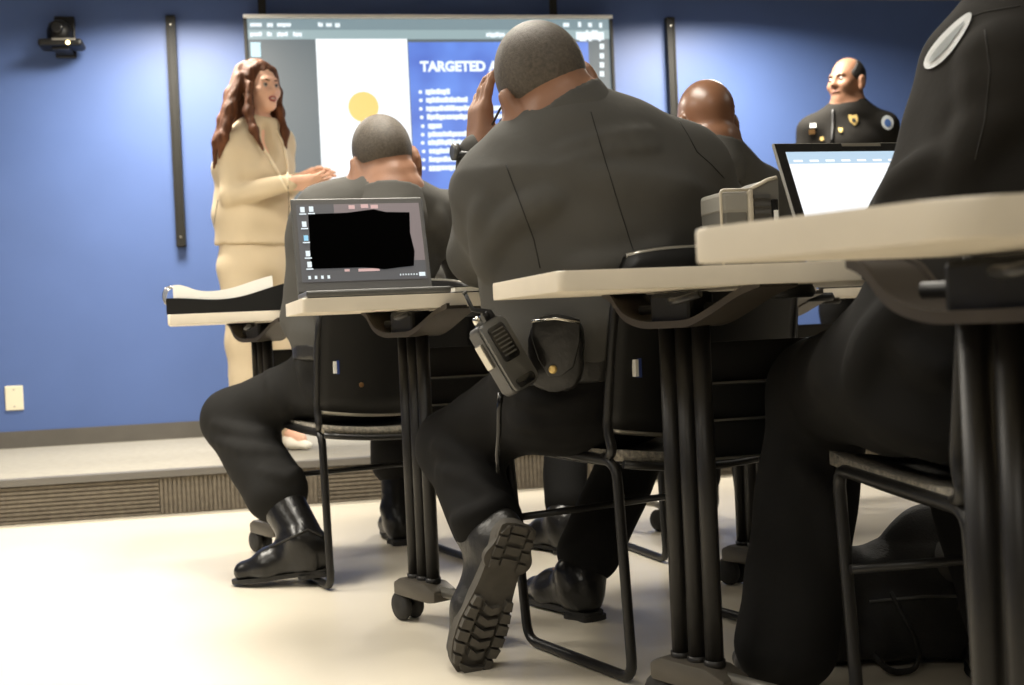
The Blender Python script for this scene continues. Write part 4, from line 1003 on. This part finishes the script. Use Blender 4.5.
# near officer's sleeve patch: a curved badge hugging the shoulder
def curved_patch(pr, tree, outline, m, name, lift, grid=9):
    """outline: pixel quad (p00,p10,p11,p01); laid on the sleeve where those sight lines meet it"""
    bm = BM(); vv = {}
    for i in range(grid + 1):
        for j in range(grid + 1):
            u, v = i / grid, j / grid
            # disc-like mapping
            a, b = 2 * u - 1, 2 * v - 1; x = a * math.sqrt(1 - b * b / 2); y = b * math.sqrt(1 - a * a / 2); u, v = (x + 1) / 2, (y + 1) / 2
            q = [outline[0][k] * (1 - u) * (1 - v) + outline[1][k] * u * (1 - v) + outline[2][k] * u * v + outline[3][k] * (1 - u) * v for k in (0, 1)]
            p, n = hit(tree, *q)
            if p is not None: vv[i, j] = bm.verts.new(p + n * lift - pr['off'])
    for i in range(grid):
        for j in range(grid):
            k = [(i, j), (i + 1, j), (i + 1, j + 1), (i, j + 1)]
            if all(q in vv for q in k): bm.faces.new([vv[q] for q in k])
    if not bm.faces: bm.free(); return None
    r = bmesh.ops.solidify(bm, geom=bm.faces, thickness=.002)
    return obj(name, bm, m, pr['t'], True)
curved_patch(p3, tree3, [(917, 66), (940, 72), (980, 14), (962, 14)], 'patch_white', 'sleeve_patch', .003)
curved_patch(p3, tree3, [(927, 62), (939, 62), (970, 22), (962, 24)], 'patch_grey', 'patch_lettering', .0045, 7)
for pts in ([(962, 20), (985, 12), (1020, 6)], [(985, 30), (990, 70), (985, 120), (975, 160)]): seam(tree3, pts, p3['t'], p3['off'])

# --- woman in the cream suit
DW = 5.33
JW = dict(pel=P(254, 262, DW), waist=P(254, 214, DW), chest=P(254, 172, DW), neck=P(260, 128, DW + .02), px=V((.72, .69, 0)), lx=V((.72, .69, 0)),
          sh=(P(282, 143, DW + .13), P(231, 147, DW - .12)), el=(P(284, 193, DW + .16), P(232, 196, DW - .16)), wr=(P(298, 181, DW - .06), P(289, 183, DW - .22)),
          hip=(P(268, 270, DW + .07), P(240, 270, DW - .07)), kn=(P(275, 345, DW + .06), P(247, 348, DW - .06)), an=(P(280, 425, DW + .06), P(252, 430, DW - .06)),
          head=P(259, 81, DW), hf=(.74, -.66, -.02), hu=(-.05, .0, 1), hs=.92)
JW['an'] = tuple(floorfix(a, STAGE_H + .10) for a in JW['an']); JW['kn'] = tuple(floorfix(a, STAGE_H + .49) for a in JW['kn'])
JW['heel'] = tuple(floorfix(V(a) + V((-.04, .03, 0)), STAGE_H) for a in JW['an']); JW['toe'] = tuple(floorfix(V(a) + V((.15, -.13, 0)), STAGE_H) for a in JW['an'])
_R, _F, _U = hfr((.72, -.69, 0), (0, 0, 1)); JW['vneck'] = P(274, 134, DW - .11); JW['vfr'] = (_R, _F, _U)
RW = dict(stdR, prz=.12, pel=(.155, .130), waist=(.15, .13), chest=(.155, .12), top=(.10, .07), trap=.045, sh=.060, ua=.060, elb=.050, fa=.048, wr=.038, th=.090, kn=.078, calf=.082, ank=.085, neck=.045, ak=.018, colr=(1.8, 1.5, 1.6), ph=.9, cuff=.95, wrk=.003)
pw = build_person('woman in a cream trouser suit standing on the platform, gesturing with both hands', (JW['pel'].x, JW['pel'].y, STAGE_H), JW, RW, UM('cream', 'cream', 'skin_light'), h=.009, hb=.006, female=True, collar=False,
                  jacket_hem=P(254, 246, DW), belt=False, boots=False, mouth_open=True,
                  hands=[dict(i=1, d=V((.93, .15, .05)), n=V((0, .5, .9)), side=-1, kw=dict(curl=(.15, .2, .15), spread=.16, s=1.02)),
                         dict(i=0, d=V((.85, -.25, .28)), n=V((.1, -.4, -.9)), side=1, kw=dict(curl=(.15, .2, .2), spread=.2, s=1.0, thumb=(.5, .9, .1)))])
face(pw, 'lips', .92, 'hair_brown', True)
for i in (0, 1):
    hl, to = JW['heel'][i], JW['toe'][i]; f_ = (to - hl).normalized(); l_ = V((0, 0, 1)).cross(f_); bm = BM()
    solid('shoe', [U(ecap(hl + f_ * .04 + V((0, 0, .045)), hl + f_ * .15 + V((0, 0, .032)), l_, (.032, .040), (.040, .028)), .02), U(ecap(hl + f_ * .15 + V((0, 0, .032)), hl + f_ * .235 + V((0, 0, .022)), l_, (.040, .028), (.026, .018)), .02), CLIP(V((0, 0, -1)), hl + V((0, 0, .002)))], .007, 'shoe_white', pw['t'], pw['off'])
# hair: long strands falling over the shoulders
Lh, fr = pw['L'], pw['fr']; Rr, F, Uu = fr
hair = [U(ell(Lh(0, -.022, .042), (.080, .092, .090), fr), .02), S(ell(Lh(.006, .088, -.035), (.054, .062, .092), fr), .012)]
def strand(pts, r): 
    return [U(cap(a, b, r[i], r[i + 1]), .022) for i, (a, b) in enumerate(zip(pts, pts[1:]))]
for k, (a0, r0) in enumerate(((-1.0, .030), (-.8, .034), (-.5, .036), (-.2, .036), (.15, .036), (.5, .036), (.85, .030))):
    a = math.pi / 2 * a0
    top = Lh(math.sin(a) * .068, -.02 - math.cos(a) * .055, .02); mid = Lh(math.sin(a) * .084, -.04 - math.cos(a) * .062, -.12); low = Lh(math.sin(a) * .10, -.055 - math.cos(a) * .085, -.24)
    end = Lh(math.sin(a) * .11 - .01, -.05 - math.cos(a) * .105, -.36 - .02 * (k % 2))
    hair += strand([top, mid, low, end], (r0, r0 * 1.05, r0 * .9, .010))
# front locks beside the face
hair += strand([Lh(-.060, .035, .07), Lh(-.080, .035, -.02), Lh(-.078, .045, -.12), Lh(-.070, .085, -.22), Lh(-.06, .10, -.30)], (.020, .016, .018, .016, .006))
hair += strand([Lh(.060, .030, .07), Lh(.078, .025, -.02), Lh(.080, .02, -.12), Lh(.085, .04, -.19)], (.018, .013, .013, .006))
hair = [(o[0], o[1], .03) if o[0] == 'u' else o for o in hair]
hair += strand([P(243, 70, DW - .02), P(232, 95, DW - .08), P(224, 120, DW - .12), P(217, 142, DW - .16), P(214, 168, DW - .16)], (.036, .030, .026, .020, .006))
hair += strand([P(240, 78, DW - .08), P(230, 110, DW - .14), P(223, 138, DW - .19), P(219, 158, DW - .19)], (.026, .028, .022, .006))
hair += strand([P(250, 84, DW - .10), P(248, 112, DW - .14), P(254, 130, DW - .17), P(263, 150, DW - .18)], (.016, .020, .018, .006))
def hd_(X, Y, Z): return .0025 * np.sin(150 * X + 6 * np.sin(9 * Z)) * np.sin(120 * Y + 5 * np.sin(8 * Z))
solid('hair', hair + [('d', hd_, 0)], .006, 'hair_brown', pw['t'], pw['off'])
treew = bvh([pw['shirt']])
for px_ in ([(250, 128), (258, 142), (270, 160), (281, 178), (287, 190)], [(276, 130), (283, 145), (287, 165), (288, 185)]):
    q = hits(treew, dens(px_), .002)
    if len(q) > 3: bm = BM(); tube(bm, [p - pw['off'] for p in q], [.010 - .007 * abs(2 * i / (len(q) - 1) - .9) for i in range(len(q))], 6); obj('lapel', bm, 'cream_light', pw['t'])
seam(treew, [(288, 186), (289, 205), (287, 240)], pw['t'], pw['off'], .002, 'seam', 'foot_bronze')
seam(treew, [(218, 200), (214, 225), (212, 240)], pw['t'], pw['off'], .002, 'seam', 'foot_bronze')
# ------------------------------------------------------------------ things on belts, tables and floor
def on_frame(p, xx, yy, zz): return frame(xx, yy, zz, p)
# handcuff pouch on the belt
p, n = hit(tree2, 557, 352); n = (n * .6 + V((-.1, -.9, .05)) * .4).normalized(); z = V((.10, 0, 1)); z = (z - n * z.dot(n)).normalized(); xx = z.cross(n)
mt = frame(xx, z, n, p + n * .012 - p2['off'])
def rr_poly(w, h, r, n_=5, skew=0.0):
    return [(q.x + skew * q.y, q.y) for q in rounded([(-w / 2, -h / 2, 0), (w / 2, -h / 2, 0), (w / 2, h / 2, 0), (-w / 2, h / 2, 0)], r, n_, True)]
def slab(poly, t0, t1, m, name, par, mtx, bev=.004, seg=2):
    bm = BM(); prism(bm, poly, t0, t1)
    if bev:
        es = [e for e in bm.edges if abs(e.verts[0].co.z - e.verts[1].co.z) < 1e-6]
        bmesh.ops.bevel(bm, geom=es, offset=bev, segments=seg, affect='EDGES', profile=.5)
    for v in bm.verts: v.co = mtx @ v.co
    return obj(name, bm, m, par, angle=50)
po = slab(rr_poly(.102, .140, .042), -.02, .020, 'leather', 'handcuff_pouch', p2['belt'], mt, .008)
fl = slab([(-.044, .068), (.044, .070), (.046, .03), (.036, -.02), (.012, -.040), (-.010, -.040), (-.030, -.01), (-.044, .03)], .019, .025, 'leather', 'pouch_flap', p2['belt'], mt, .002)
bm = BM(); lathe(bm, [(.008, 0), (.008, .003), (.004, .006)], 14, mt @ Matrix.Translation((-.002, -.026, .025))); obj('snap_button', bm, 'brass', p2['belt'])
bm = BM(); tube(bm, [mt @ V((-.045, .062, .026)), mt @ V((0, .070, .028)), mt @ V((.045, .064, .026))], .003, 6); obj('chrome_edge', bm, 'chrome', p2['belt'])

# two-way radio on the hip
A, B = P(486, 322, 2.185), P(525, 388, 2.185); ax_ = (B - A).normalized(); n = V((.42, -.88, .20)); n = (n - ax_ * n.dot(ax_)).normalized(); lt = n.cross(ax_).normalized()
rad = thing('two_way_radio', 'black handheld radio hanging from the belt of the officer holding his temple', 'radio', A)
L_ = (B - A).length; mr_ = frame(lt, ax_, n, (0, 0, 0))
slab([(x, y + L_ / 2) for x, y in rr_poly(.060, L_, .010)], -.032, .010, 'laptop_bezel', 'radio_body', rad, mr_, .006)
slab([(x, y + L_ / 2) for x, y in rr_poly(.056, L_ * .97, .010)], .010, .020, 'laptop_grey', 'front_cover', rad, mr_, .004)
slab([(x, y + L_ * .34) for x, y in rr_poly(.036, L_ * .50, .008)], .019, .0225, 'black_gloss', 'speaker_panel', rad, mr_, .001)
for k in range(7):
    slab([(x, y + L_ * .16 + k * .008) for x, y in rr_poly(.026, .003, .001, 2)], .022, .0245, 'laptop_grey', 'grille_bar', rad, mr_, 0)
slab([(x, y + L_ * .90) for x, y in rr_poly(.040, .018, .007)], .019, .023, 'black_gloss', 'belt_slot', rad, mr_, .001)
for x_, r_ in ((-.012, .008), (.010, .006)):
    bm = BM(); lathe(bm, [(r_, 0), (r_, .014), (r_ * .8, .017)], 12, mr_ @ Matrix.Translation((x_, .0, -.005)) @ Matrix.Rotation(math.pi / 2, 4, 'X')); obj('control_knob', bm, 'chrome' if r_ > .007 else 'black_plastic', rad)
bm = BM(); C_ = P(465, 293, 2.20) - A; tube(bm, [mr_ @ V((.018, .01, -.005)), mr_ @ V((.019, -.012, -.005)), C_ * .55 + V((-.004, 0, -.006)), C_], [.008, .006, .0045, .0035], 10); obj('antenna', bm, 'black_plastic', rad)
bm = BM(); tube(bm, [C_ - C_ * .02, C_ * 1.03], .005, 8); obj('antenna_tip', bm, 'laptop_grey', rad)
bm = BM(); box(bm, (-.036, .03, -.025), (-.029, .08, .0), .002, 0, mr_); obj('side_button', bm, 'edge_steel', rad)
bm = BM(); q = [P(501, 392, 2.23), P(499, 410, 2.24), P(499, 432, 2.25), P(497, 455, 2.27), P(498, 472, 2.29)]; tube(bm, [x - A for x in q], [.006, .005, .005, .004, .004], 8); obj('coiled_cord', bm, 'black_gloss', rad)

# ------------------------------------------------------------------ laptops
def laptop(label, hinge, rz, wd, dp, hh, tilt, mbody, zt=ZT):
    t = thing('laptop', label, 'laptop', (hinge[0], hinge[1], zt), math.radians(rz))
    bm = BM(); box(bm, (-wd / 2, -dp, .001), (wd / 2, .004, .016), .004); obj('base', bm, mbody, t)
    bm = BM()
    for r in range(5):
        for c in range(13):
            x = -wd / 2 + .02 + c * (wd - .04) / 13; y = -.045 - r * .019
            box(bm, (x + .001, y - .015, .0155), (x + (wd - .04) / 13 - .002, y, .018))
    kb = obj('keyboard', bm, 'black_plastic', t); kb['kind'] = 'stuff'
    bm = BM(); box(bm, (-.05, -dp + .015, .0155), (.05, -dp + .075, .0168)); obj('touchpad', bm, 'laptop_bezel', t)
    mt = Matrix.Translation((0, 0, .016)) @ Matrix.Rotation(-math.radians(tilt), 4, 'X')
    bm = BM(); box(bm, (-wd / 2, 0, .002), (wd / 2, .007, hh), .003, 0, mt); lid = obj('lid', bm, mbody, t)
    bm = BM(); tube(bm, [(-wd * .4, .002, .014), (wd * .4, .002, .014)], .006, 10); obj('hinge', bm, 'black_plastic', t)
    return t, lid, mt
def scr_flat(name, m, poly, lay, lid, mt):
    bm = BM(); vs = prism(bm, poly, 0, .0004); k = Matrix(((1, 0, 0, 0), (0, 0, -1, -.0008 - .0006 * lay), (0, 1, 0, 0), (0, 0, 0, 1)))
    for v in vs: v.co = mt @ (k @ v.co)
    return obj(name, bm, m, lid)
def rc(x0, y0, x1, y1): return [(x0, y0), (x1, y0), (x1, y1), (x0, y1)]
W1, H1 = .312, .240
t1, lid, mt = laptop('open grey laptop with a black redaction block over its dark desktop', (-.330, 2.765), 15, W1, .205, H1, 20, 'laptop_grey')
scr_flat('bezel', 'laptop_bezel', rc(-W1 / 2 + .003, .006, W1 / 2 - .003, H1 - .003), 0, lid, mt)
sx0, sx1, sy0, sy1 = -W1 / 2 + .012, W1 / 2 - .010, .028, H1 - .016
dsp = scr_flat('display', 'lap_wall', rc(sx0, sy0, sx1, sy1), 1, lid, mt)
def q1(u, v): return (sx0 + (sx1 - sx0) * u, sy0 + (sy1 - sy0) * v)
scr_flat('taskbar', 'lap_dark', rc(*q1(0, 0), *q1(1, .11)), 2, lid, mt)
scr_flat('wallpaper_dark', 'lap_dark', rc(*q1(0, .11), *q1(.30, 1)), 2, lid, mt)
scr_flat('wallpaper_dark', 'lap_dark', rc(*q1(.3, .11), *q1(1, .24)), 2, lid, mt)
for u0, u1, v0, v1 in ((.42, .47, .93, .98), (.52, .58, .94, .99), (.60, .66, .93, .98), (.34, .38, .12, .15), (.45, .62, .115, .15)): scr_flat('picture_edge', 'lap_pink', rc(*q1(u0, v0), *q1(u1, v1)), 3, lid, mt)
scr_flat('redaction_block', 'lap_black', [q1(*k) for k in ((.075, .165), (.50, .165), (.66, .13), (.78, .15), (.90, .165), (.92, .35), (.90, .60), (.915, .87), (.72, .88), (.62, .92), (.40, .88), (.09, .87), (.085, .5))], 4, lid, mt)  # black redaction block added over the screen, not desktop content
for k, (u, v) in enumerate(((.03, .93), (.10, .935), (.035, .74), (.04, .56), (.045, .36), (.05, .22))):
    scr_flat('desktop_icon', 'lap_blue' if k == 3 else 'lap_icon', rc(*q1(u, v - .035), *q1(u + .035, v + .035)), 5, lid, mt)
    scr_flat('icon_caption', 'lap_icon', rc(*q1(u - .01, v - .065), *q1(u + .045, v - .05)), 5, lid, mt)
for k in range(4): scr_flat('taskbar_icon', 'lap_icon', rc(*q1(.05 + k * .05, .035), *q1(.07 + k * .05, .075)), 5, lid, mt)
for k in range(7): scr_flat('tray_icon', 'lap_icon', rc(*q1(.78 + k * .022, .045), *q1(.788 + k * .022, .065)), 5, lid, mt)
scr_flat('clock_readout', 'lap_icon', rc(*q1(.935, .03), *q1(.985, .08)), 5, lid, mt)
W2, H2 = .335, .246
t2, lid2, mt2 = laptop('open laptop showing a bright white document', (.680, 2.125), 14, W2, .215, H2, 27, 'grey_case_light')
scr_flat('bezel', 'black_gloss', rc(-W2 / 2 + .003, .006, W2 / 2 - .003, H2 - .003), 0, lid2, mt2)
scr_flat('display', 'lap_white', rc(-W2 / 2 + .020, .020, W2 / 2 - .018, H2 - .022), 1, lid2, mt2)
scr_flat('ribbon', 'lap_ribbon', rc(-W2 / 2 + .020, H2 - .048, W2 / 2 - .018, H2 - .022), 2, lid2, mt2)
for k in range(9): scr_flat('ribbon_icon', 'lap_white', rc(-W2 / 2 + .03 + k * .032, H2 - .044, -W2 / 2 + .048 + k * .032, H2 - .040), 3, lid2, mt2)
scr_flat('lid_latch', 'edge_steel', rc(-.03, H2 - .010, .05, H2 - .003), 1, lid2, mt2)
# closed black notebook beside the first laptop
nb = thing('notebook', 'thin closed black notebook beside the grey laptop', 'notebook', (-.085, 2.745, ZT), math.radians(15))
bm = BM(); box(bm, (-.06, -.08, .001), (.06, .08, .004), .001); box(bm, (-.06, -.08, .014), (.06, .08, .017), .001); box(bm, (-.06, .077, .001), (.06, .08, .017), .001); obj('cover', bm, 'black_plastic', nb)
bm = BM(); box(bm, (-.057, -.077, .004), (.057, .077, .014)); obj('pages', bm, 'paper', nb)

# grey equipment case on the table
gc = thing('equipment_case', 'grey equipment case with pale trim, standing beside the white-document laptop', 'case', (.432, 2.205, ZT), math.radians(14))
bm = BM(); box(bm, (-.062, -.05, .001), (-.006, .05, .145), .010); obj('body', bm, 'grey_case', gc)
bm = BM(); box(bm, (-.063, -.052, .105), (-.006, .048, .146), .008); obj('upper_band', bm, 'grey_case_light', gc)
bm = BM(); tube(bm, rounded([(-.063, -.05, .002), (-.063, -.05, .148), (-.005, -.05, .148)], .008), .003, 6); obj('trim', bm, 'pale_trim', gc)
bm = BM(); box(bm, (-.012, -.058, .04), (-.003, -.045, .148), .003); obj('trim_post', bm, 'pale_trim', gc)
bm = BM(); pr = [(-.004, .001), (.050, .001), (.050, .170), (.03, .166), (-.004, .150)]
A_ = [bm.verts.new((x, -.05, z)) for x, z in pr]; B_ = [bm.verts.new((x, .05, z)) for x, z in pr]; bm.faces.new(A_); bm.faces.new(list(reversed(B_)))
for i in range(5): bm.faces.new((A_[i], B_[i], B_[(i + 1) % 5], A_[(i + 1) % 5]))
obj('ribbed_body', bm, 'grey_case', gc)
for k in range(9): bm = BM(); box(bm, (.0, -.054, .02 + k * .014), (.032, -.049, .027 + k * .014)); obj('rib', bm, 'laptop_grey', gc)
bm = BM(); tube(bm, [(-.004, -.048, .149), (.03, -.048, .165), (.048, -.048, .169)], .004, 6); obj('lid_edge', bm, 'pale_trim', gc)
bm = BM(); box(bm, (.034, -.056, .03), (.046, -.049, .13), .002); obj('port_plate', bm, 'black_gloss', gc)
bm = BM(); box(bm, (.036, -.058, .085), (.044, -.055, .11)); obj('label_tag', bm, 'white_label', gc)
for zx in (-.045, -.02): bm = BM(); box(bm, (zx - .012, -.055, .03), (zx + .012, -.049, .055), .003); obj('foot_latch', bm, 'laptop_grey', gc)

# open binder
bd_ = thing('ring_binder', 'open black binder with thick white pages at the end of the table', 'binder', (-.848, 3.66, ZT), math.radians(12))
def sheet(name, m, xs, zt_, zb_, y0, y1, par):
    bm = BM(); n_ = len(xs); rows4 = []
    for i in range(n_): rows4.append([bm.verts.new(q) for q in ((xs[i], y0, zb_[i]), (xs[i], y1, zb_[i]), (xs[i], y1, zt_[i]), (xs[i], y0, zt_[i]))])
    for a, b in zip(rows4, rows4[1:]):
        for k in range(4): bm.faces.new((a[k], a[(k + 1) % 4], b[(k + 1) % 4], b[k]))
    bm.faces.new(rows4[0]); bm.faces.new(list(reversed(rows4[-1]))); return obj(name, bm, m, par, angle=40)
xs = np.linspace(-.185, .165, 18)
zb = [.010 + .034 * (k / 17) ** 1.5 for k in range(18)]
sheet('cover', 'black_plastic', xs, [b + .028 + .010 * math.cos(k * .35) for k, b in enumerate(zb)], [.001] * 18, -.11, .11, bd_)
zt1 = [b + .028 + .010 * math.cos(k * .35) for k, b in enumerate(zb)]
sheet('pages', 'paper', xs[1:-2], [z_ + .030 + .012 * math.exp(-(k - 1) ** 2 / 3) - .006 * math.sin(k * .4) for k, z_ in enumerate(zt1[1:-2])], [z_ + .0005 for z_ in zt1[1:-2]], -.105, .105, bd_)
for y_ in (-.06, 0, .06):
    bm = BM(); tube(bm, [(-.175 + .022 * math.cos(a), y_, .055 + .030 * math.sin(a)) for a in [k * math.pi / 8 for k in range(16)]], .002, 6, closed=True); obj('ring', bm, 'chrome', bd_)
bm = BM(); box(bm, (.160, -.11, .001), (.185, .11, .095), .01); obj('spine', bm, 'black_plastic', bd_)

# backpack on the floor
BX, BY = .745, 2.322
bp_ = thing('backpack', 'slumped black backpack on the floor beside the sleeve-patch officer', 'backpack', (BX, BY, 0))
E = lambda x, y, z: V((BX + x, BY + y, z))
ops = [U(rbox(E(0, .02, .105), (.205, .085, .100), .05), 0), U(ell(E(.07, .03, .19), (.12, .065, .10)), .05), U(ell(E(-.175, .0, .14), (.07, .075, .12)), .05),
       U(rbox(E(.03, -.055, .08), (.13, .035, .065), .03), .02), CLIP((0, 0, -1), E(0, 0, .003)), wrinkle(.004, 34, 10, 2)]
bpk = solid('bag_body', ops, .008, 'nylon', bp_, V((BX, BY, 0)))
solid('front_flap', [U(ell(E(.09, -.005, .185), (.075, .075, .055)), 0), U(ell(E(.15, -.01, .13), (.055, .07, .06)), .04), CLIP((0, 1, 0), E(0, .0, 0)), wrinkle(.003, 40, 12, 1)], .008, 'nylon_grey', bp_, V((BX, BY, 0)))
bm = BM(); tube(bm, rounded([(-.06, -.09, .15), (-.02, -.115, .06), (-.025, -.125, .012), (-.08, -.125, .010), (-.10, -.10, .04)], .03), .009, 8, flat=.4); obj('shoulder_strap', bm, 'nylon', bp_)
bm = BM(); tube(bm, rounded([(.10, .02, .26), (.105, .01, .295), (.145, .01, .29), (.15, .02, .25)], .02), .007, 8); obj('carry_handle', bm, 'nylon', bp_)
bm = BM(); box(bm, (.128, -.025, .195), (.15, -.015, .215), .003); obj('buckle', bm, 'edge_steel', bp_)
bm = BM(); tube(bm, [(-.10, -.092, .135), (.0, -.094, .14), (.13, -.09, .135)], .003, 6); obj('zipper', bm, 'laptop_grey', bp_)
